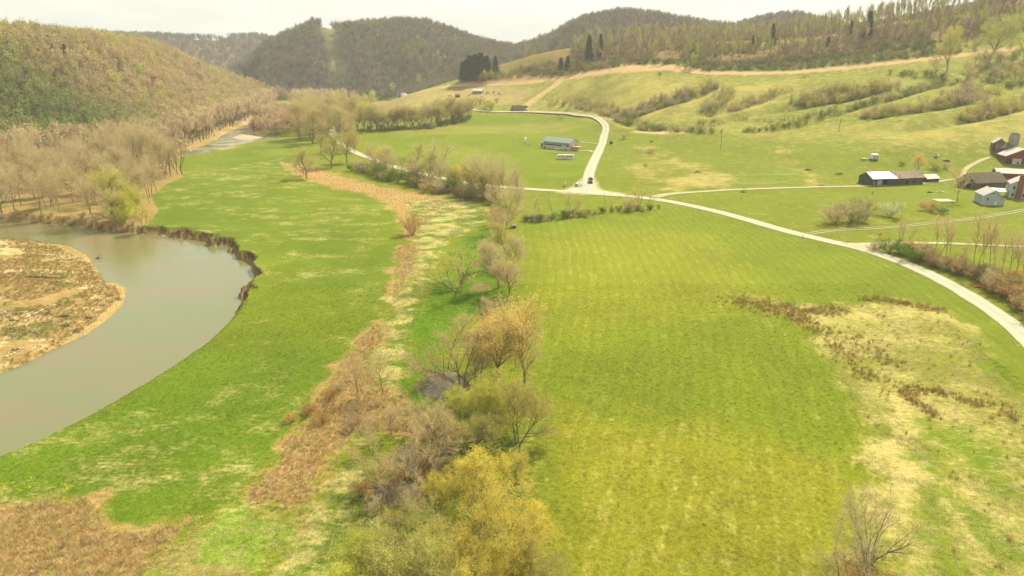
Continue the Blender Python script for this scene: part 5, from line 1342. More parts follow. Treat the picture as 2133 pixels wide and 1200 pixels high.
def build_shed():
    r, L = place('livestock_building', 1131, 308, 1187.5, 314, 'long farm building with sage green metal roof and a row of windows', 'building')
    D = 12.0; h = 6.2
    gable_x(r, 0, L, 0, D, h, 3.2, M_SIDING, M_SAGE, over=.5)
    band = MB().box(.8, L * .97, -.06, .02, 3.1, 5.4).build('window_band', M_DARK, r)
    for k in range(14):
        x = 1.5 + k * (L - 3.2) / 13
        f = MB().box(x - .62, x + .62, -.12, -.065, 3.9, 5.2).build('window', paint('pale_window_film', (.34, .38, .32), .4, .2), r)
    MB().box(L * .69, L * .84, -.14, -.065, 2.9, 4.0).build('feed_hatch', M_SIDING, r)
    MB().box(1.2, 2.4, -.05, .02, 0.2, 1.7).build('side_door', M_DARK, r); MB().box(L * .83, L * .87, -.05, .02, .4, 1.4).build('vent', M_DARK, r)
    MB().box(L * .45, L * .63, -1.1, -.07, .2, .9).build('water_trough', M_WHITE, r)
    d = MB().box(L - .02, L + .06, 2.5, 4.6, 0, 3).build('door', M_WHITE, r); MB().box(L + .06, L + .1, 4.2, 4.4, 1.3, 1.5).build('handle', M_DARK, d)
    window(r, 8, 3.6, 1.3, 1.4, side='r', X=L + .05)
    # lean-to at the back left
    gable_x(r, -7, -.6, 6.5, 12, 3.6, 1.1, M_OLDWOOD, M_SAGE, over=.3, wname='annex_wall', rname='annex_roof')
    # raised timber deck with a stair on the right end
    dk = MB()
    for x in (L + 1.2, L + 4, L + 6.8):
        for y in (1.5, 7.5): dk.box(x - .15, x + .15, y - .15, y + .15, -2, 3.2)
    dk.box(L + .15, L + 7, 1.2, 8, 3.2, 3.45)
    for k in range(9): dk.box(L + 2 + k * .5, L + 2.6 + k * .5, -.4, 1.15, 3.0 - k * .36, 3.08 - k * .36)
    dk.hexa([(L + 1.8, -.5, 2.9), (L + 6.8, -.5, -.5), (L + 6.8, -.35, -.5), (L + 1.8, -.35, 2.9), (L + 1.8, -.5, 3.3), (L + 6.8, -.5, -.1), (L + 6.8, -.35, -.1), (L + 1.8, -.35, 3.3)])
    dk.box(L + .2, L + 7, 1.2, 1.3, 4.3, 4.42); dk.box(L + 6.9, L + 7, 1.2, 8, 4.3, 4.42)
    for k in range(8): dk.box(L + .3 + k * .95, L + .4 + k * .95, 1.2, 1.3, 3.45, 4.3)
    dk.build('timber_deck', M_TIMBER, r)
    for k in range(5): 
        p = G1(1190 + k * 4.3, 311 - (k % 3) * 2.0)
        o = MB().box(-.9, .9, -.6, .6, 0, .9 + .3 * (k % 2), 0).build('lumber_stack', M_TIMBER, None, bevel=.03); o.location = p; o.rotation_euler.z = k * 1.1
        tag(o, 'low stack of tan lumber at the right end of the long farm building', 'lumber', 'lumber stacks beside the long building')
    # white bulk tank on legs
    p, h = px_h(1094, 302, 16)
    r = empty('feed_tank', p, 0, 1, 'upright white feed tank standing left of the long farm building', 'tank')
    b = MB(); n = 16; prof = [(.15, 1.0), (1.35, 2.3), (1.35, h - 1.0), (.35, h - .1), (0.01, h)]
    V = [(rr * math.cos(6.283 * k / n), rr * math.sin(6.283 * k / n), z) for rr, z in prof for k in range(n)]
    b.add(V, [(i * n + k, i * n + (k + 1) % n, (i + 1) * n + (k + 1) % n, (i + 1) * n + k) for i in range(len(prof) - 1) for k in range(n)]).build('tank', M_WHITE, r, True)
    for k in range(4): a = .785 + k * 1.571; MB().tube((1.3 * math.cos(a), 1.3 * math.sin(a), -.3), (1.2 * math.cos(a), 1.2 * math.sin(a), 2.6), .09).build('leg', M_STEEL, r)
    ld = MB(); ld.box(1.38, 1.44, -.3, -.24, .5, h - 1).box(1.38, 1.44, .24, .3, .5, h - 1)
    for k in range(12): ld.box(1.38, 1.44, -.24, .24, .7 + k * .45, .76 + k * .45)
    ld.build('ladder', M_STEEL, r)
    # small water pump box between tank and building
    p = G1(1102, 304); o = MB().box(-.5, .5, -.4, .4, -.1, .9).prism([(-.6, .9), (.6, .9), (0, 1.3)], -.5, .5).build('pump_housing', paint('mustard_paint', (.35, .27, .05)), None); o.location = p
    tag(o, 'small dark yellow box on the grass between the white tank and the long building', 'box')

def wheel(root, x, y, r=.36, w=.24, axis='y'):
    t = MB().tube((x, y - w / 2, r), (x, y + w / 2, r), r, n=18).build('wheel', M_RUBBER, root)
    MB().tube((x, y - w / 2 - .01, r), (x, y + w / 2 + .01, r), r * .55, n=12).build('rim', M_STEEL, t)

def camper():
    p0, p1 = G([(1160.5, 332.5), (1197, 332.5)])
    L = math.hypot(*(p1 - p0)[:2]); r = empty('camper_trailer', p0, math.atan2(p1[1] - p0[1], p1[0] - p0[0]), 1, 'long white camper trailer parked on the grass below the long farm building', 'camper')
    h = 3.5
    prof = [(0, .7), (L - 1.6, .7), (L - .7, 1.3), (L, 1.9), (L - .3, h - .3), (L - .9, h), (.4, h), (.0, h - .4)]
    MB().prism(prof, 0, 2.7).build('body', paint('camper_white', (.70, .70, .66), .4, .06, .5), r, bevel=.05)
    MB().box(.2, L - 2, -.02, .0, 1.2, 1.5).build('stripe', paint('grey_green_stripe', (.25, .3, .28)), r)
    for k, (x, w) in enumerate(((1.6, .8), (3.6, 1.1), (5.8, .7), (L - 5.2, 1.2), (L - 3.6, .7), (L - 2.3, .9))): window(r, x, 2.0, w, .75, frame=M_STEEL)
    d = MB().box(L - 6.6, L - 5.95, -.05, .0, .9, 2.75).build('door', paint('camper_door', (.45, .46, .42)), r); MB().box(L - 6.1, L - 6.02, -.09, -.05, 1.7, 1.85).build('handle', M_DARK, d)
    for x in (L * .38, L * .38 + .95): wheel(r, x, .25); wheel(r, x, 2.45)
    MB().box(3, 3.9, .9, 1.8, h + .003, h + .28).box(L - 4, L - 3.5, 1, 1.5, h + .003, h + .18).build('air_conditioner', M_WHITE, r, bevel=.03)
    MB().box(0, .6, 0.3, .5, .3, .7).tube((L, 1.35, .8), (L + 1.2, 1.35, .6), .08).build('hitch', M_DARK, r)

def car(u, v, ang, col, label, L=4.7, suv=True, name='parked_car'):
    p = G1(u, v); r = empty(name, p + np.array([0, 0, .14]), R(ang), 1, label, 'car')
    body = paint('car_' + '_'.join(f'{int(c*100)}' for c in col), col, .25, .05, spec=.5)
    h = 1.72 if suv else 1.45
    prof = [(-L / 2, .38), (L / 2, .38), (L / 2 + .03, .72), (L / 2 - .25, .95), (L / 2 - 1.15, 1.05), (-L / 2 + .1, 1.08), (-L / 2 - .02, .8)]
    b = MB(); b.prism(prof, -.9, .9); b.build('body', body, r, bevel=.06)
    a = -L / 2 + (.12 if suv else .75)
    cab = [(a, 1.05), (L / 2 - 1.2, 1.05), (L / 2 - 1.95, h), (a + .35, h)]
    c = MB().prism(cab, -.78, .78).build('cabin', M_GLASS, r, bevel=.05)
    MB().hexa([(a + .33, -.76, h - .01), (L / 2 - 1.93, -.76, h - .01), (L / 2 - 1.93, .76, h - .01), (a + .33, .76, h - .01), (a + .42, -.7, h + .07), (L / 2 - 2.02, -.7, h + .07), (L / 2 - 2.02, .7, h + .07), (a + .42, .7, h + .07)]).build('roof', body, r)
    for x in (-L / 2 + .9, L / 2 - .9):
        for y in (-.82, .82): wheel(r, x, y, .36, .22)
    for y in (-.65, .65):
        MB().box(L / 2 - .06, L / 2 + .045, y - .2, y + .2, .72, .86).build('headlight', M_WHITE, r); MB().box(-L / 2 - .05, -L / 2 + .06, y - .14, y + .14, .75, .98).build('tail_light', M_REDSH, r)
    MB().box(L / 2 - .1, L / 2 + .09, -.85, .85, .36, .52).box(-L / 2 - .09, -L / 2 + .1, -.85, .85, .36, .52).build('bumper', M_DARK, r)
    return r

def person(u, v, face, top, legs, label, pose=0):
    p = G1(u, v); p[2] += .13
    P = [((0, 0, .98), .15), ((0, 0, 1.18), .14), ((0, 0, 1.40), .17), ((0, .0, 1.52), .07), ((0, .01, 1.60), .085), ((0, .015, 1.72), .09)]
    E = [(0, 1), (1, 2), (2, 3), (3, 4), (4, 5)]
    def chain(root, pts):
        prev = root
        for q, rr in pts: P.append((q, rr)); E.append((prev, len(P) - 1)); prev = len(P) - 1
    st = .16 if pose == 1 else .03
    for s in (-1, 1):
        chain(0, [((.10 * s, 0, .92), .10), ((.11 * s, st * s, .50), .065), ((.12 * s, st * s * .6 - .02, .09), .045), ((.13 * s, st * s * .6 + .12, .05), .04)])
        if pose == 2 and s > 0: chain(2, [((.19, 0, 1.42), .06), ((.26, .16, 1.20), .045), ((.16, .36, 1.30), .035), ((.14, .44, 1.33), .03)])
        else: chain(2, [((.19 * s, 0, 1.42), .06), ((.25 * s, -.02, 1.14), .045), ((.24 * s, .10, .90), .035), ((.24 * s, .14, .82), .032)])
        k = len(P) - 1; hx, hy, hz = P[k][0]
        for f in range(4): chain(k, [((hx + (f - 1.5) * .014, hy + .02, hz - .05 - .004 * (f % 3)), .009), ((hx + (f - 1.5) * .015, hy + .035, hz - .08 - .006 * (f % 2)), .007)])
        chain(k, [((hx - .03 * s, hy + .03, hz - .03), .010), ((hx - .035 * s, hy + .05, hz - .05), .008)])
    me = bpy.data.meshes.new('body'); me.from_pydata([q for q, _ in P], E, []); me.update()
    r = empty('person', p, R(face), 1, label, 'person')
    o = bpy.data.objects.new('body', me); link(o, r)
    md = o.modifiers.new('skin', 'SKIN'); o.modifiers.new('smooth', 'SUBSURF').levels = 1; o.modifiers['smooth'].render_levels = 1
    for i, (q, rr) in enumerate(P): me.skin_vertices[0].data[i].radius = (rr, rr * (.72 if i in (0, 1, 2) else 1)); me.skin_vertices[0].data[i].use_root = i == 0
    m, t, b = new_mat('outfit_%d_%d' % (u, v))
    z = t.new('ShaderNodeSeparateXYZ', inp={0: t.new('ShaderNodeTexCoord').outputs['Object']}).outputs[2]
    c = t.mix(t.math('GREATER_THAN', z, .98), legs, top); c = t.mix(t.math('GREATER_THAN', z, 1.53), c, (.45, .27, .18)); c = t.mix(t.math('LESS_THAN', z, .1), c, (.03, .025, .02))
    t.l.new(c, b.inputs['Base Color']); me.materials.append(m)
    hr = MB(); n = 10
    V = [(.102 * math.sin(a) * math.cos(6.283 * k / n), .02 - .012 + .11 * math.sin(a) * math.sin(6.283 * k / n), 1.725 + .10 * math.cos(a)) for a in (.02, .5, 1.0, 1.45) for k in range(n)]
    hr.add(V, [(i * n + k, i * n + (k + 1) % n, (i + 1) * n + (k + 1) % n, (i + 1) * n + k) for i in range(3) for k in range(n)]).build('hair', paint('dark_hair', (.05, .03, .02), .8), r, True)
    return r

def build_junction():
    car(1203.5, 388, 62, (.72, .72, .70), 'white pickup like car parked on the left of the gravel junction', 5.2)
    car(1230, 375.5, 100, (.10, .11, .12), 'dark grey car parked behind another on the right of the side road')
    car(1229, 382.5, 104, (.13, .05, .04), 'dark reddish car parked nearest the junction on the right of the side road', suv=True)
    person(1208.8, 390.5, 150, (.05, .06, .09), (.04, .04, .06), 'person in dark clothes standing against the white car at the junction')
    person(1212.6, 389.8, 200, (.28, .26, .2), (.05, .06, .1), 'person in a light top standing between the white car and another person', 2)
    person(1218.2, 389.8, 100, (.04, .05, .04), (.04, .04, .05), 'person in dark clothes standing alone on the open gravel at the junction', 1)
    person(1671.5, 498.5, 60, (.10, .10, .09), (.05, .05, .06), 'person in dark clothes walking on the edge of the curving gravel road', 1)
    # roadside mailbox / sign by the junction
    p = G1(1178.5, 389); r = empty('mailbox', p, .4, 1.6, 'white mailbox on a post in the grass left of the junction', 'mailbox')
    MB().box(-.07, .07, -.07, .07, -.3, 1.1).build('post', M_TIMBER, r); MB().box(-.28, .28, -.45, .45, 1.1, 1.55).tube((0, -.45, 1.55), (0, .45, 1.55), .28, n=14).build('box', M_WHITE, r)
    MB().box(.29, .31, .1, .3, 1.4, 1.8).build('flag', M_REDSH, r)
    p = G1(1174.5, 390.5); o = MB().tube((0, 0, -.2), (0, 0, 1.0), .35, .3, 10).build('barrel', M_DARK, None, True); o.location = p; tag(o, 'dark barrel in the grass just left of the white mailbox', 'barrel')
    # round bale by the side road
    p = G1(1273, 300); o = MB().tube((-.9, 0, 1.25), (.9, 0, 1.25), 1.5, n=22).tube((-.93, 0, 1.25), (.93, 0, 1.25), 1.1, n=18).build('round_bale', paint('dark_wrapped_bale', (.05, .06, .07), .6, .3), None, True); o.location = p; o.rotation_euler.z = .3
    tag(o, 'dark round bale on the grass right of the side road bend', 'bale')
    for u, v, lab in ((1152.5, 345, 'thin white marker post in the grass left of the camper'), (1274, 375, 'thin white marker post right of the parked cars'), (1282, 343, 'small white marker post in the grass right of the side road')):
        p, h = px_h(u, v, 6); o = MB().tube((0, 0, -.2), (0, 0, h), .09, .08, 8).tube((0, 0, h), (0, 0, h + .05), .08, .02, 8).build('marker_post', M_WHITE, None); o.location = p; tag(o, lab, 'post')

def build_right_farm():
    # green machine shed joined to the old barn
    r, L = place('machine_shed', 1816, 388, 1866, 386.5, 'dark green shed with a pale tin roof and an open front', 'shed')
    D = 13; h = 4.6; rise = 3.0
    w = MB().prism([(0, -2), (D, -2), (D, h), (D / 2, h + rise), (0, h)], 0, .2, axis='x')
    w.box(.2, L, D - .2, D, -2, h)
    w.box(0.2, .8, 0, .2, -2, h).box(L * .62, L, 0, .2, -2, h).box(.8, L * .62, 0, .2, h - .5, h)
    w.prism([(0, -2), (D, -2), (D, h), (D / 2, h + rise), (0, h)], L - .2, L, axis='x').build('wall', M_GREEN, r)
    rf = MB(); k = rise / (D / 2)
    for ye in (-.4, D + .4): rf.prism([(ye, h - k * .4 + .02), (D / 2, h + rise + .02), (D / 2, h + rise + .16), (ye, h - k * .4 + .16)], -.4, L + .3, axis='x')
    rf.build('roof', M_TIN, r)
    MB().box(.3, L - .3, .3, D - .3, -1.2, .12).build('dirt_floor', paint('reddish_dirt', (.2, .1, .06), .95, .2), r)
    # stored under the roof
    a = R(0); o = MB().box(L * .36, L * .56, 3.0, 5.2, .5, 3.3).box(L * .40, L * .44, 2.95, 2.99, .9, 2.9).build('white_crate', M_WHITE, None, bevel=.04)
    o.matrix_world = r.matrix_world.copy(); o.location = r.location; o.rotation_euler = r.rotation_euler; tag(o, 'large white box stored under the roof of the green shed', 'box')
    o = MB().tube((2.6, 3, .15), (2.6, 3, 2.4), 1.0, n=16).tube((2.6, 3, 2.4), (2.6, 3, 3.1), 1.0, .3, n=16).build('yellow_tank', paint('pale_yellow_plastic', (.62, .58, .2), .5), None, True)
    o.location = r.location; o.rotation_euler = r.rotation_euler; tag(o, 'pale yellow tank in the left bay of the open green shed', 'tank')
    r2, L2 = place('old_barn', 1867, 386.3, 1922, 383.5, 'weathered wooden barn with a sagging mottled shingle roof', 'barn')
    D2 = 12.5; h = 4.4; rise = 3.1
    w = MB().prism([(0, -2), (D2, -2), (D2, h), (D2 / 2, h + rise), (0, h)], 0.02, L2, axis='x').build('wall', M_OLDWOOD, r2)
    # sagging roof in slices
    b = MB(); n = 14
    for s in (-1, 1):
        for i in range(n):
            x0, x1 = -.3 + (L2 + .6) * i / n, -.3 + (L2 + .6) * (i + 1) / n
            z0, z1 = (-.55 * math.sin(math.pi * i / n), -.55 * math.sin(math.pi * (i + 1) / n))
            ye, yr = (-.5, D2 / 2) if s < 0 else (D2 + .5, D2 / 2)
            b.hexa([(x0, ye, h - .2), (x1, ye, h - .2), (x1, yr, h + rise + .45 + z1), (x0, yr, h + rise + .45 + z0), (x0, ye, h - .02), (x1, ye, h - .02), (x1, yr, h + rise + .63 + z1), (x0, yr, h + rise + .63 + z0)])
    b.build('roof', M_OLDROOF, r2)
    MB().box(L2 * .3, L2 * .45, -.06, .03, 0, 2.9).build('door', M_DARK, r2)
    MB().box(L2 * .62, L2 * .72, -.06, .03, 1.4, 2.6).build('opening', M_DARK, r2)
    MB().box(1, 5, -.08, .04, 0, 4.1).build('green_panel', M_GREEN, r2)
    r3, L3 = place('small_shed', 1930, 380.5, 1955, 379, 'small dark green shed with a bright tin roof beside the old barn', 'shed')
    gable_x(r3, 0, L3, 0, 6.5, 2.7, 1.9, M_GREEN, paint('bright_tin', (.58, .6, .52), .4, .06, streak=(0, .8, .2)), over=.45)
    MB().box(L3 * .4, L3 * .55, -.05, .02, 0, 2.1).build('door', M_OLDWOOD, r3)
    p = G1(1799, 383); o = MB().box(-2.2, 2.2, -.5, .5, .4, .7).box(-2.2, 2.2, -.5, -.42, .7, 1.2).box(-2, 1.8, .42, .5, .7, 1.2).tube((0, -.6, .4), (0, .6, .4), .4, n=14).build('hay_wagon', M_OLDWOOD, None); o.location = p; o.rotation_euler.z = -.9; tag(o, 'low dark wagon parked against the left end of the green shed', 'wagon')
    # box trailer, flat trailer, boat, trough
    p0, h = px_h(1816, 334.5, 14); r = empty('box_trailer', p0, -.12, 1, 'white box trailer alone on the pasture behind the green shed', 'trailer')
    MB().box(0, 4.3, 0, 4.6, .9, 4.2).build('box', M_WHITE, r, bevel=.12); MB().box(.2, 4.1, .2, 4.4, 4.203, 4.3).build('roof_panel', M_WHITE, r)
    MB().box(.5, 2.0, -.05, -.002, 1.2, 3.3).build('door', paint('grey_door', (.33, .33, .33)), r); MB().box(2.4, 3.9, -.05, -.002, 1.2, 3.3).build('door', paint('grey_door', (.33, .33, .33)), r)
    for x in (.5, 3.8): wheel(r, x, .8, .5); wheel(r, x, 3.6, .5)
    r = empty('flat_trailer', G1(1800, 333), .15, 1, 'small flat white trailer left of the box trailer', 'trailer')
    MB().box(-1.9, 1.9, -1.1, 1.1, .75, .95).build('deck', M_TIN, r, bevel=.02); wheel(r, 0, -1.2, .36); wheel(r, 0, 1.2, .36); MB().tube((-1.9, 0, .8), (-3.2, 0, .6), .07).build('hitch', M_DARK, r)
    r = empty('boat', G1(1951, 326), .75, 1, 'white boat with grey hull side lying on the pasture above the small shed', 'boat')
    n = 9; V = []; 
    for i in range(n):
        t = i / (n - 1); w = 1.15 * (1 - max(0, t - .45) ** 1.6 * 2.6) if t > .45 else 1.15; w = max(w, .03); x = -3 + 6 * t; z = .35 + .5 * t * t
        V += [(x, -w, z + .75), (x, -w * .75, z + .1), (x, 0, z - .15), (x, w * .75, z + .1), (x, w, z + .75), (x, w * .9, z + .8), (x, 0, z + .72), (x, -w * .9, z + .8)]
    b = MB(); b.add(V, [(i * 8 + k, i * 8 + (k + 1) % 8, (i + 1) * 8 + (k + 1) % 8, (i + 1) * 8 + k) for i in range(n - 1) for k in range(8)] + [tuple(range(8))[::-1]])
    b.build('hull', M_WHITE, r, True); MB().prism([(-.6, 1.2), (1.2, 1.3), (.7, 1.95), (-.4, 1.95)], -.7, .7).build('windshield', paint('grey_screen', (.2, .22, .22), .3), r); MB().box(-2.6, -1.2, -.8, .8, 1.1, 1.4).build('seat', M_DARK, r)
    o = MB().box(-1.6, 1.6, -.4, .4, 0, .5).box(-1.4, 1.4, -.25, .25, .5, .55).build('water_trough', M_TIN, None, bevel=.05); o.location = G1(1907, 323); tag(o, 'narrow pale trough on the pasture behind the orange budding tree', 'trough')
    o = MB().box(-2.4, 2.4, -.7, .7, -.1, .6).box(-1.2, 1.6, -.6, .5, .6, 1.0).build('lumber_pile', M_OLDWOOD, None, bevel=.1); o.location = G1(1971, 336); tag(o, 'dark heap of old lumber on the pasture right of the boat', 'lumber pile')
    for k, (u, v, lab) in enumerate(((1937, 401.5, 'dark low scrap on the grass left of the large bare tree'), (1958, 400, 'long grey scrap on the grass near the foot of the large bare tree'))):
        o = MB().box(-1.5 - k, 1.5 + k, -.4, .4, 0, .35).box(-.8, .3, -.3, .3, .35, .7).build('scrap_heap', M_STEEL if k else M_DARK, None, bevel=.05); o.location = G1(u, v); tag(o, lab, 'scrap')
    p0, p1 = G([(1957, 421), (1994, 421)]); L = np.linalg.norm(p1 - p0)
    b = MB()
    for i in range(9): b.box(i * L / 9, i * L / 9 + L / 14, 0, 7, .15, .3)
    for y in (0.2, 2.4, 4.6, 6.6): b.box(0, L - .4, y, y + .35, .3, .38)
    o = b.build('slatted_platform', paint('pale_planks', (.6, .57, .42), .8), None); o.location = p0; tag(o, 'pale slatted platform lying on the lawn under the large bare tree', 'platform')
    # orange and red things in the meadow
    for k, (u, v, lab) in enumerate(((1817, 406, 'orange upright board on the grass below the green shed'), (1803, 461, 'orange board beside the blossoming meadow bushes'), (1832, 496, 'orange board on a stand between the two lanes'), (1543, 416, 'orange marker board on the grass under the little lane tree'))):
        p, h = px_h(u, v, (7, 8, 12, 6)[k]); r = empty('road_work_sign', p, .2 * k, 1, lab, 'sign'); s = h / 2.0
        MB().hexa([(0, -.03, .6 * s), (.62 * s, -.03, 1.25 * s), (.62 * s, .03, 1.25 * s), (0, .03, .6 * s), (-.62 * s, -.03, 1.25 * s), (0, -.03, 1.9 * s), (0, .03, 1.9 * s), (-.62 * s, .03, 1.25 * s)]).build('panel', M_ORANGE, r)
        st = MB()
        for a in (-1, 1): st.tube((a * .5 * s, -.35 * s, 0), (0, .05, .95 * s), .03 * s); st.tube((a * .5 * s, .4 * s, 0), (0, .05, .95 * s), .03 * s)
        st.build('stand', M_DARK, r)
    p = G1(2040, 599); o = MB().box(-1.5, 1.5, -.5, .5, .05, .3).hexa([(-1.2, -.4, .3), (1.1, -.4, .3), (1.1, .4, .3), (-1.2, .4, .3), (-.7, -.2, .55), (.4, -.25, .6), (.5, .2, .55), (-.6, .2, .6)]).build('red_tarp', M_REDSH, None, bevel=.08); o.location = p; o.rotation_euler.z = -.5; tag(o, 'red sheet lying on the verge between the curving road and the thicket', 'tarp')
    # farmhouse group
    r, L = place('small_house', 2045.5, 427, 2090, 429.2, 'small pale blue house with white gable roof and one dark window facing the lawn', 'house')
    D = 12; gable_y(r, 0, L, 0, D, 5.2, 2.9, M_BLUE, M_TINY, over=.45, h2=3.2, base=-1)
    window(r, L * .2, 2.6, .9, 1.6, frame=M_WHITE); window(r, L * .42, 5.9, .8, .8)
    d = MB().box(L * .55, L * .65, -.06, .02, .5, 2.6).build('door', M_WHITE, r); MB().box(L * .63, L * .64, -.1, -.06, 1.4, 1.55).build('handle', M_DARK, d)
    MB().box(-.15, L + .1, -.12, 0.03, -1, .35).build('foundation', M_BLOCK, r)
    for x in (-.04, L + .0): MB().box(x - .08, x + .1, -.1, .06, .35, 3.2 if x > 1 else 5.1).build('corner_board', M_WHITE, r)
    window(r, 5, 2.6, 1.0, 1.5, side='l', X=0)
    r, L = place('farmhouse', 2100, 412, 2150, 415.5, 'tall pale blue farmhouse with a red brick chimney, cut by the right edge', 'house')
    gable_y(r, 0, L, 0, 11, 8.0, 3.2, M_BLUE, M_TINY, over=.5, base=-1.5)
    MB().box(L * .27, L * .50, -.9, .0, -1, 12.5).box(L * .25, L * .52, -.95, .1, 12.5, 12.8).build('chimney', M_BRICK, r)
    for x in (L * .15, L * .62, L * .8): 
        for z in (1.2, 5.0): window(r, x, z, 1.1, 1.8)
    for y in (2, 4, 6, 8): window(r, y, 5.2, 1.1, 1.6, side='l', X=0)
    # porch between the houses
    px = MB(); x0, x1 = -8, -1
    px.box(x0, x1, 1.5, 6.5, .1, .35).build('porch_floor', M_OLDWOOD, r)
    MB().hexa([(x0 - .3, 1.0, 3.0), (x1 + .4, 1.0, 3.0), (x1 + .4, 7, 3.9), (x0 - .3, 7, 3.9), (x0 - .3, 1.0, 3.2), (x1 + .4, 1.0, 3.2), (x1 + .4, 7, 4.1), (x0 - .3, 7, 4.1)]).build('porch_roof', paint('cream_roof', (.56, .52, .38), .5, .08), r)
    rl = MB().box(x0, x1, 1.5, 1.58, 1.25, 1.33)
    for k in range(20): rl.box(x0 + k * .36, x0 + k * .36 + .06, 1.5, 1.58, .35, 1.25)
    rl.build('railing', M_WHITE, r)
    for x in (x0 + .1, -5.5, -3.2, x1 - .1): MB().box(x - .08, x + .08, 1.5, 1.66, .35, 3.05).build('porch_post', M_WHITE, r)
    # brown roofed old barn behind
    r, L = place('brown_roofed_barn', 2030, 395, 2094, 392, 'old barn under a broad dark brown roof behind the small blue house', 'barn')
    gable_x(r, 0, L, 0, 13, 4.2, 4.6, M_OLDWOOD, M_BROWNROOF, over=.7)
    MB().box(-.06, .02, 3.5, 6.5, 0, 3.4).build('door', M_DARK, r); MB().box(4, 7, -.06, .02, 0, 3).build('door', M_DARK, r)
    r, L = place('long_red_barn', 2072, 381, 2150, 384, 'long red barn with a faded pink roof behind the farmhouse', 'barn')
    gable_x(r, 0, L, 0, 8, 6.4, 2.2, M_RED, M_PINKROOF, over=.4)
    for k in range(3): window(r, 3 + k * 5, 1.6, 1.2, 1.3)
    # red barn with open bay
    r, L = place('red_barn', 2093, 341, 2162, 345, 'red barn with a pale roof and a dark open bay, at the right edge', 'barn')
    D = 13
    gable_y(r, 0, L, 0, D, 5.6, 4.8, M_RED, M_TINY, over=.7, base=-2)
    MB().box(L * .03, L * .20, -.07, .03, 0, 3.9).build('open_bay', M_DARK, r); MB().box(L * .20, L * .48, -.12, -.03, .1, 3.8).build('sliding_door', paint('cream_door', (.48, .44, .33), .8, .2), r)
    MB().box(L * .36, L * .40, -.16, -.12, .1, 1.8).build('small_door', M_DARK, r); MB().box(-.2, L + .2, -.1, .04, -2, .1).build('stone_foundation', M_BLOCK, r)
    r, L = place('tin_roofed_barn', 2066, 315, 2104, 321.5, 'red and grey barn with a white roof end standing against the silo', 'barn')
    gable_y(r, 0, L * .7, 0, 11, 6.0, 3.2, M_OLDWOOD, M_TINY, over=.35, base=-2)
    MB().box(-.09, .03, .1, 10.9, -2, 5.8).build('red_side_wall', M_RED, r)
    MB().box(-.14, -.09, 4.2, 5.6, 0, 2.4).build('door', M_WHITE, r)
    MB().hexa([(1.0, -5.5, 3.1), (L * .95, -5.5, 3.1), (L * .95, .2, 6.8), (1.0, .2, 6.8), (1.0, -5.5, 3.3), (L * .95, -5.5, 3.3), (L * .95, .2, 7.0), (1.0, .2, 7.0)]).build('lean_to_roof', M_BROWNROOF, r)
    MB().box(1.3, L * .9, -5.2, -.2, -2, 3.0).build('lean_to_wall', M_OLDWOOD, r)
    p = G1(2105, 321); r = empty('silo', p, .3, 1, 'grey concrete silo with a broken dark top beside the tin roofed barn', 'silo'); R_, Hs, n = 3.2, 13.5, 28
    V = [(R_ * math.cos(6.283 * k / n), R_ * math.sin(6.283 * k / n), z + (1.1 * math.sin(6.283 * k / n + .6) if z == Hs else 0)) for z in (-2, 3, 6, 9, Hs) for k in range(n)]
    V += [((R_ - .3) * math.cos(6.283 * k / n), (R_ - .3) * math.sin(6.283 * k / n), z + (1.1 * math.sin(6.283 * k / n + .6) if z == Hs else 0)) for z in (Hs, Hs - 4) for k in range(n)]
    MB().add(V, [(i * n + k, i * n + (k + 1) % n, (i + 1) * n + (k + 1) % n, (i + 1) * n + k) for i in range(6) for k in range(n)]).build('shell', M_BLOCK, r, True)
    for z in (1, 3.5, 6, 8.5, 11): 
        b = MB(); V = [(rr * math.cos(6.283 * k / n), rr * math.sin(6.283 * k / n), zz) for rr, zz in ((R_ + .01, z), (R_ + .06, z), (R_ + .06, z + .12), (R_ + .01, z + .12)) for k in range(n)]
        b.add(V, [(i * n + k, i * n + (k + 1) % n, (i + 1) * n + (k + 1) % n, (i + 1) * n + k) for i in range(3) for k in range(n)]).build('hoop', M_STEEL, r)
    V = [((R_ - .35) * q * math.cos(6.283 * k / n), (R_ - .35) * q * math.sin(6.283 * k / n), Hs - 1.5 + 1.0 * (1 - q)) for q in (1, .5, .02) for k in range(n)]
    MB().add(V, [(i * n + k, i * n + (k + 1) % n, (i + 1) * n + (k + 1) % n, (i + 1) * n + k) for i in range(2) for k in range(n)]).build('sunken_cap', M_BROWNROOF, r)

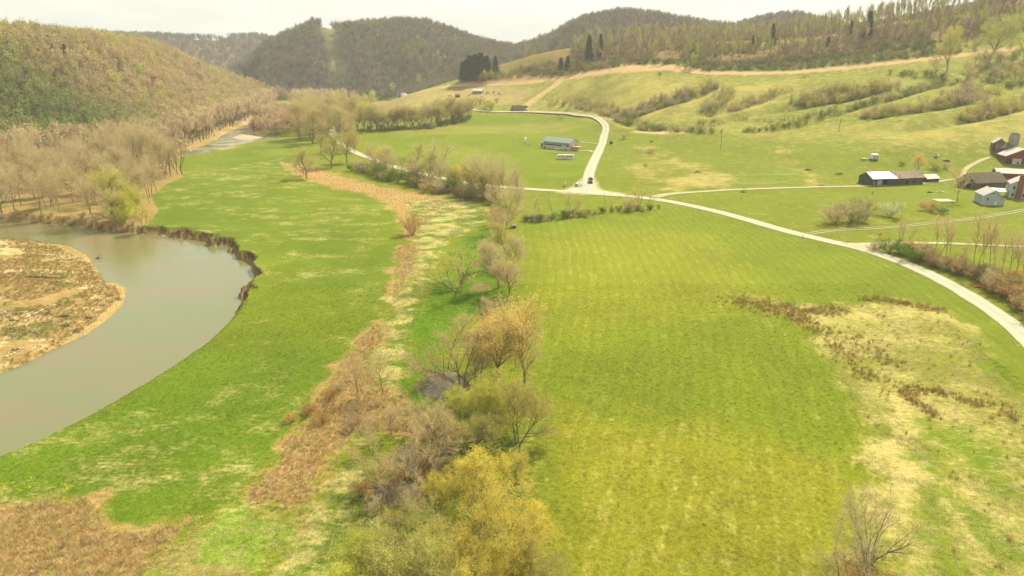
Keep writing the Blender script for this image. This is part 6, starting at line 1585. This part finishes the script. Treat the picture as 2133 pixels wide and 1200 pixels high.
def build_far_farm():
    r, L = place('far_house', 833, 198, 851, 197, 'far white house with a grey roof on the left end of the dirt strip', 'house')
    gable_x(r, 0, L, 0, 11, 4.0, 3.2, M_WHITE, paint('grey_roof', (.36, .36, .33), .6, .1), over=.5)
    for k in range(3): window(r, L * (.2 + .28 * k), 1.3, 1.4, 1.5)
    p, h = px_h(820.5, 203, 9); r = empty('white_shed', p, .2, 1, 'narrow white shed left of the far grey roofed house', 'shed')
    gable_y(r, -2.0, 2.0, 0, 4, h * .7, h * .3, M_WHITE, M_WHITE, over=.3); MB().box(-.6, .6, -.06, .02, 0, 2.2).build('door', M_OLDWOOD, r)
    r, L = place('far_barn', 984, 196, 1005, 195, 'far grey brown building with a bright cream roof among small white things', 'barn')
    gable_x(r, 0, L, 0, 9, 4.6, 2.6, paint('greige_wall', (.30, .25, .2), .8), paint('cream_roof', (.56, .52, .38), .5, .08), over=.4)
    for k in range(3): window(r, L * (.25 + .25 * k), 1.2, 1.2, 1.6)
    r, L = place('rusty_shed', 948, 203.5, 958, 203, 'small rust red shed left of the far cream roofed building', 'shed')
    gable_x(r, 0, L, 0, 6, 3.6, 1.6, paint('rust_boards', (.20, .075, .045), .9, .3), paint('rust_roof', (.24, .10, .06), .8, .3), over=.3); MB().box(L * .4, L * .6, -.05, .02, 0, 2.2).build('door', M_DARK, r)
    r, L = place('dark_shed', 1064.5, 231, 1092, 231, 'low shed with a plain dark brown roof above the bend of the side road', 'shed')
    gable_x(r, 0, L, 0, 13, 2.2, 4.2, M_OLDWOOD, M_PURPLE, over=.8); MB().box(L * .8, L * .95, -.06, .02, 0, 1.9).build('door', M_DARK, r)
    MB().hexa([(L + .9, 2, -.5), (L + 3.5, 2, -.5), (L + 3.5, 8, -.5), (L + .9, 8, -.5), (L + .9, 2, 3.6), (L + 3.5, 2, 2.6), (L + 3.5, 8, 2.6), (L + .9, 8, 3.6)]).build('side_lean_to', M_TIMBER, r)
    for k, (u, v, c, ang, lab) in enumerate(((938, 201, (.7, .7, .68), 10, 'white vehicle left of the far rust red shed'), (977, 199, (.72, .72, .7), 90, 'white vehicle end on at the left corner of the far cream roofed building'), (1041, 196, (.7, .72, .75), -30, 'pale vehicle at the right of the far farmyard'), (1016, 195, (.65, .63, .55), 20, 'pale vehicle right of the far cream roofed building'), (1029, 193, (.6, .6, .58), 70, 'small pale vehicle furthest back in the far farmyard'))):
        car(u, v, ang, c, lab, 6.0, True, 'parked_truck')
    for u, v, h, lab, lean in ((1013, 198, 24, 'pale utility pole in the far farmyard', 0), (1746, 276, 27, 'leaning dark pole alone on the open hillside pasture', .06), (1501, 310, 46, 'thin pole in the pasture right of the pond bank', -.02), (1030, 200, 10, 'short pole in the far farmyard', 0)):
        p, hh = px_h(u, v, h); r = empty('utility_pole', p, 0, 1, lab, 'pole'); hh = min(hh, 16)
        MB().tube((0, 0, -.5), (lean * hh, 0, hh), .2, .13, 8).build('pole', M_OLDWOOD, r); MB().box(lean * hh - 1.1, lean * hh + 1.1, -.06, .06, hh - .9, hh - .7).build('crossarm', M_OLDWOOD, r)
    # white parked thing glimpsed in the grove
    r = empty('white_shed', G1(690, 268), .5, 1, 'white shed glimpsed between the trees of the grove', 'shed'); gable_y(r, -2, 2, 0, 4, 4.5, 1.4, M_WHITE, M_WHITE, over=.3); MB().box(-.5, .5, -.06, .02, 0, 2.1).build('door', M_DARK, r)
    # small culvert box at the field corner
    r = empty('pump_shed', G1(1071, 476), .3, 1, 'tiny grey shed at the upper left corner of the big field', 'shed'); gable_x(r, -1.1, 1.1, 0, 1.6, 1.3, .5, M_BLOCK, M_BLOCK, over=.2); MB().box(-.35, .35, -.05, .02, 0, 1.1).build('door', M_DARK, r)
    # wire fence in the pasture beyond the farm lane
    def fence(px, n, lab):
        P = G(px); Q = spline(P[:, :2], 10); Ls = np.r_[0, np.cumsum(np.linalg.norm(np.diff(Q, axis=0), axis=1))]
        x = np.interp(np.linspace(0, Ls[-1], n), Ls, Q[:, 0]); y = np.interp(np.linspace(0, Ls[-1], n), Ls, Q[:, 1]); z = ground_h(x, y)
        r = empty('wire_fence', (x[0], y[0], z[0]), 0, 1, lab, 'fence')
        wm = MB()
        for i in range(n):
            a = (x[i] - x[0], y[i] - y[0], z[i] - z[0]); MB().tube((a[0], a[1], a[2] - .3), (a[0], a[1], a[2] + 1.25), .07, .06, 6).build('post', M_OLDWOOD, r)
            if i:
                for hh in (.5, .85, 1.2): wm.tube((pa[0], pa[1], pa[2] + hh), (a[0], a[1], a[2] + hh), .012, n=3, cap=False)
            pa = a
        wm.build('wire', M_STEEL, r)
    fence([(1490, 368), (1560, 367), (1620, 366), (1665, 364)], 34, 'wire fence across the pasture left of the brush heaps above the farm lane')
    fence([(1490, 386), (1560, 384), (1640, 383)], 26, 'wire fence close above the farm lane')
    fence([(1092, 466), (1150, 462), (1230, 449), (1330, 441), (1420, 432)], 48, 'wire fence along the top of the big right-hand field')
    for k, (u, v, w, lab) in enumerate(((1749, 364, 3.5, 'dark brush pile behind the left end of the green shed'), (1683, 355, 2.4, 'brush heap beside the worn track'), (1712, 387, 3, 'pale heap of sticks where the worn track meets the farm lane'), (1452, 360, 3, 'dark hollow stump pile in the rough pasture'), (1357, 296, 1.6, 'small dark heap in the pasture above the rough ground'))):
        b = MB(); g = np.random.default_rng(k)
        for i in range(60):
            a = g.normal(0, w * .4, 2); l = g.uniform(.8, 2); d = _n(g.normal(0, 1, 3) * (1, 1, .35)); c = np.array([a[0], a[1] * .6, max(.1, (1 - (a @ a) / w ** 2) * w * .3)]); b.tube(tuple(c - d * l / 2), tuple(c + d * l / 2), .07, .04, 4)
        o = b.build('brush_pile', M_LOG if k == 2 else M_OLDWOOD, None); o.location = G1(u, v); tag(o, lab, 'brush pile')

def build_driftwood():
    g = np.random.default_rng(31)
    logs = [((50, 665), (118, 636), .28, 'long bleached driftwood log slanting across the sand bar'), ((0, 655), (30, 645), .25, 'driftwood log at the left edge of the sand bar'), ((62, 577), (122, 580), .3, 'dark drift log in the middle of the sand bar'), ((162, 537), (176, 539), .22, 'pale log near the upstream tip of the sand bar'),
            ((200, 540), (214, 541), .25, 'log stranded in the water off the sand bar'), ((10, 745), (45, 728), .2, 'pale pole lying low on the sand bar'), ((20, 668), (40, 668), .22, 'short dark log left of the long bleached one'), ((25, 730), (48, 728), .15, 'thin dark branch near the water side of the sand bar'), ((110, 586), (150, 590), .12, 'thin pale stick on the bright sand')]
    for k, (a, b_, r_, lab) in enumerate(logs):
        p, q = G([a, b_]); d = Vector(q - p); 
        if d.length > 16: d = d.normalized() * 16
        m = MB(); n = 5; pts = [Vector((0, 0, r_)) + d * i / n + Vector(g.normal(0, .12, 3)) * (0 < i < n) for i in range(n + 1)]
        for i in range(n): m.tube(pts[i], pts[i + 1], r_ * (1 - .12 * i), r_ * (1 - .12 * (i + 1)), 7)
        for i in range(3): s = pts[i + 1]; m.tube(s, s + Vector(g.normal(0, .7, 3)) + Vector((0, 0, .8)), r_ * .4, r_ * .1, 5)
        o = m.build('driftwood_log', M_LOG if k in (0, 1, 3, 5, 8) else M_OLDWOOD, None, True); o.location = p if k != 4 else (p[0], p[1], WATER_Z); tag(o, lab, 'log')
    for k in range(12):
        u, v = [(15, 660), (38, 655), (95, 655), (30, 700), (140, 680), (160, 690), (215, 635), (245, 625), (135, 660), (75, 690), (185, 663), (230, 618)][k]
        b = MB(); w = 1.6
        for i in range(26):
            a = g.normal(0, w * .45, 2); l = g.uniform(.6, 1.8); d = _n(g.normal(0, 1, 3) * (1, 1, .4)); c = np.array([a[0], a[1] * .6, g.uniform(.05, .5)]); b.tube(tuple(c - d * l / 2), tuple(c + d * l / 2), .06, .03, 4)
        o = b.build('drift_pile', M_OLDWOOD if k % 3 else M_LOG, None); o.location = G1(u, v); tag(o, 'tangled pile of drift sticks on the low sand bar', 'drift pile', 'drift piles on the sand bar')

# ------------------------------------------------------------------ ground cover
def blade_mesh(name, seed, n, h, w, spread, lean, mat):
    g = np.random.default_rng(seed); V = []; F_ = []
    for i in range(n):
        b = np.r_[g.normal(0, spread, 2), -.02]; a = g.uniform(0, 6.28); L = h * g.uniform(.5, 1.1)
        d = _n(np.array([math.cos(a) * lean * g.uniform(.2, 1), math.sin(a) * lean * g.uniform(.2, 1), 1])); s = np.array([-math.sin(a), math.cos(a), 0]) * w / 2
        V += [b - s, b + s, b + d * L]; F_.append((3 * i, 3 * i + 1, 3 * i + 2))
    return np_mesh(name, np.array(V), [np.array(F_)], [mat])
def build_cover():
    g = np.random.default_rng(55)
    blades = foliage_mat('dry_stems', src='INST', trans=.2, var=.35, patch=.6)
    T = [blade_mesh('tuft', 600 + i, 26, 1.0, .045, .22, .55, blades) for i in range(3)]
    GT = [blade_mesh('tuft', 610 + i, 22, 1.0, .07, .4, .9, blades) for i in range(3)]
    def scatter(P, step, prob=1.0):
        x, y = sample_poly(P, step, g)
        if prob < 1: m = g.uniform(0, 1, len(x)) < prob; x, y = x[m], y[m]
        return x, y
    # brown weeds
    X, Y = [], []
    for k, s in (('strip_a', .8), ('strip_b', .62), ('reeds', .5), ('pinkish', 2.2)):
        x, y = scatter(POLY[k], s); m = in_view(x, y, .05) & (y > 55); 
        d = sdist(x, y, POLY[k], 20) + fbm(x, y, 5, 3, 63) * 5; m &= d < g.exponential(1.0, len(d)) * 1.6 - 1
        X.append(x[m]); Y.append(y[m])
    X, Y = np.concatenate(X), np.concatenate(Y)
    t = np.where(g.uniform(0, 1, (len(X), 1)) < .5, (.54, .37, .17), (.66, .52, .28)); t = np.where(g.uniform(0, 1, (len(X), 1)) < .12, (.34, .38, .08), t) * g.uniform(.7, 1.15, (len(X), 1)); s = g.uniform(.6, 1.25, len(X))
    instancer('dry_weeds', 'tall brown dead weeds standing in strips across the bottom land', np.stack([X, Y, ground_h(X, Y)], 1), np.stack([s * .9, s * .9, s * .85], 1), t, g.integers(0, 3, len(X)), T, 'weeds'); print('weeds', len(X))
    # flattened straw and marsh grass
    X, Y = [], []
    for k, s in (('straw', 1.0), ('marsh', 1.0), ('marsh_b', .8), ('mixed', .8)):
        x, y = scatter(POLY[k], s); m = in_view(x, y, .05) & (y > 55); m &= fbm(x, y, 6, 3, 64) > -.15; X.append(x[m]); Y.append(y[m])
    X, Y = np.concatenate(X), np.concatenate(Y)
    t = np.where(g.uniform(0, 1, (len(X), 1)) < .7, (.52, .43, .22), (.34, .38, .06)) * g.uniform(.75, 1.1, (len(X), 1)); s = g.uniform(.35, .8, len(X))
    instancer('straw_grass', 'pale flattened dead grass lying in tussocks', np.stack([X, Y, ground_h(X, Y)], 1), np.stack([s * 1.3, s * 1.3, s * .5], 1), t, g.integers(0, 3, len(X)), GT, 'grass'); print('straw', len(X))
    # dark rushes on the marsh
    X, Y = [], []
    for px, n, w in (([(1515, 628), (1560, 630), (1600, 645), (1660, 660), (1710, 690)], 330, 2.6), ([(1600, 632), (1680, 648), (1760, 646)], 260, 2.0), ([(1700, 690), (1740, 720), (1790, 770), (1850, 800)], 160, 2.5), ([(1790, 622), (1850, 626), (1900, 636), (1960, 645)], 200, 1.8),
                     ([(1880, 820), (1930, 812), (2000, 830), (2045, 846)], 150, 1.3), ([(1890, 826), (1920, 848), (1950, 870)], 60, 1.0), ([(1770, 700), (1820, 730), (1860, 760)], 90, 3), ([(2060, 830), (2110, 880)], 50, 2)):
        Q = spline(at_plane(px)[:, :2], 12); Ls = np.r_[0, np.cumsum(np.linalg.norm(np.diff(Q, axis=0), axis=1))]; tt = g.uniform(0, Ls[-1], n)
        X.append(np.interp(tt, Ls, Q[:, 0]) + g.normal(0, w * .8, n)); Y.append(np.interp(tt, Ls, Q[:, 1]) + g.normal(0, w * 1.1, n))
    x, y = scatter(POLY['marsh'], 3.2, .35); X.append(x); Y.append(y)
    X, Y = np.concatenate(X), np.concatenate(Y)
    t = np.where(g.uniform(0, 1, (len(X), 1)) < .65, (.46, .30, .10), (.30, .27, .07)) * g.uniform(.7, 1.1, (len(X), 1)); s = g.uniform(.6, 1.4, len(X))
    instancer('rush_tufts', 'dark brown rush tufts dotted over the wet corner of the right-hand field', np.stack([X, Y, ground_h(X, Y)], 1), np.stack([s, s, s], 1), t, g.integers(0, 3, len(X)), T, 'rushes')
    # short meadow grass near the camera, gives the sward its grain
    x = g.uniform(-110, 120, 90000); y = 58 + 150 * g.uniform(0, 1, 90000) ** 1.4; m = in_view(x, y, .03) & (sdist(x, y, river_w, 10) > 1)
    for k in ('strip_b', 'reeds', 'marsh', 'marsh_b'): m &= ~inside(x, y, POLY[k])
    for nm in ROADS: m &= seg_dist(x, y, ROADS[nm][::4])[0] > 4.5
    x, y = x[m], y[m]; z, F = ground_h(x, y, True); m = F['bar'] < .2; x, y, z = x[m], y[m], z[m]
    c, st, _, _ = ground_colour(x, y, ground_h(x, y, True)[1])
    t = c * g.uniform(.9, 1.9, (len(x), 1)) * 1.5; st = (g.uniform(0, 1, len(x)) < st * .35 + .03)[:, None]; t = np.where(st, (.5, .42, .15), t); s = g.uniform(.12, .32, len(x))
    instancer('meadow_grass', 'short spring grass tufts over the meadow and field', np.stack([x, y, z], 1), np.stack([s * 1.6, s * 1.6, s], 1), t, g.integers(0, 3, len(x)), GT, 'grass'); print('grass', len(x))
    # brown scrub on the sand bar
    x, y = scatter(bar_w, 1.15); m = in_view(x, y, .05) & (sdist(x, y, bar_w, 40) < -4) & (fbm(x, y, 12, 3, 65) > -.22) & (y < 330); x, y = x[m], y[m]; s = g.uniform(.5, 1.5, len(x))
    t = np.where(g.uniform(0, 1, (len(x), 1)) < .7, (.38, .26, .10), (.27, .25, .07)) * g.uniform(.7, 1.1, (len(x), 1))
    instancer('bar_scrub', 'low brown scrub and dead weeds on the sand bar', np.stack([x, y, ground_h(x, y)], 1), np.stack([s * 1.2, s * 1.2, s * .8], 1), t, g.integers(0, 3, len(x)), T, 'scrub')
    # yellow flowers in the bottom left of the meadow
    x, y = at_plane(np.c_[g.normal(65, 45, 45).clip(-10, 140), g.normal(1013, 7, 45)])[:, :2].T; s = g.uniform(.25, .5, len(x))
    instancer('yellow_flowers', 'scatter of small yellow wildflowers in the lower left meadow', np.stack([x, y, ground_h(x, y)], 1), np.stack([s, s, s], 1), np.tile((.8, .75, .03), (len(x), 1)), g.integers(0, 3, len(x)), GT, 'wildflowers')
import time as _t
_t0 = _t.time()
build_ground(); print('ground', _t.time() - _t0)
build_water(); build_roads(); print('roads', _t.time() - _t0)
build_trees(); print('trees', _t.time() - _t0, NTREE)
build_woods(); print('woods', _t.time() - _t0)
build_materials(); build_shed(); camper(); build_junction(); build_right_farm(); build_far_farm(); build_driftwood(); print('things', _t.time() - _t0)
build_cover(); print('cover', _t.time() - _t0)
# ------------------------------------------------------------------ sky, sun, air, camera
def build_world():
    w = bpy.data.worlds.new('World'); scene.world = w; w.use_nodes = True
    t = NT(w.node_tree); bg = t.n['Background']
    sky = t.new('ShaderNodeTexSky'); sky.sky_type = 'NISHITA'; sky.sun_disc = False
    sky.sun_elevation = R(SUN_EL); sky.sun_rotation = R(SUN_AZ); sky.dust_density = 4; sky.air_density = 1
    co = t.new('ShaderNodeTexCoord').outputs['Generated']
    mp = t.new('ShaderNodeMapping', inp={0: co}); mp.inputs['Scale'].default_value = (1, 1, 5)
    n = t.noise(mp.outputs[0], 1.5, 5, .6)
    cloud = t.mix(t.ramp(n, .3, .7), (3.3, 3.55, 3.4), (5.7, 5.75, 5.1))
    c = t.mix(.88, sky.outputs[0], cloud)
    t.l.new(c, bg.inputs['Color']); bg.inputs['Strength'].default_value = SKY_STR

def build_sun():
    l = bpy.data.lights.new('sun', 'SUN'); l.energy = SUN_E; l.angle = R(3.0); l.color = (1, .92, .69)
    o = bpy.data.objects.new('sun', l); link(o)
    el, az = R(SUN_EL), R(SUN_AZ)
    d = Vector((math.sin(az) * math.cos(el), math.cos(az) * math.cos(el), math.sin(el)))
    o.rotation_euler = d.to_track_quat('Z', 'Y').to_euler(); o.location = (0, 300, 400)

def build_haze():
    m = bpy.data.materials.new('thin_haze'); m.use_nodes = True
    nt = m.node_tree; nt.nodes.clear()
    out = nt.nodes.new('ShaderNodeOutputMaterial'); v = nt.nodes.new('ShaderNodeVolumePrincipled')
    v.inputs['Color'].default_value = (1, .995, .95, 1); v.inputs['Density'].default_value = HAZE; v.inputs['Anisotropy'].default_value = 0
    nt.links.new(v.outputs[0], out.inputs['Volume'])
    o = MB().box(-3600, 3600, -150, 3200, -7, 420).build('haze', m); o['kind'] = 'stuff'
    o['label'] = 'thin pale haze lying over the whole valley'

def build_camera():
    c = bpy.data.cameras.new('camera'); o = bpy.data.objects.new('camera', c); link(o)
    o.location = (0, 0, CAMZ); o.rotation_euler = (math.pi / 2 - PITCH, 0, 0)
    c.sensor_width = 36; c.sensor_fit = 'HORIZONTAL'; c.lens = 36 * FPX / PW; c.clip_end = 20000; c.clip_start = .5
    scene.camera = o

SUN_EL, SUN_AZ, SUN_E, SKY_STR, HAZE = 46, 38, 4.4, .1, .00012
build_world(); build_sun(); build_camera()
if HAZE: build_haze()
vs = scene.view_settings
vs.view_transform = 'Standard'; vs.look = 'None'; vs.gamma = 1; vs.exposure = .97
cy = scene.cycles
cy.use_denoising = True; cy.max_bounces = 6; cy.diffuse_bounces = 2; cy.glossy_bounces = 2; cy.transmission_bounces = 2
cy.transparent_max_bounces = 8; cy.volume_bounces = 0; cy.use_adaptive_sampling = True; cy.adaptive_threshold = .02
scene.render.film_transparent = False
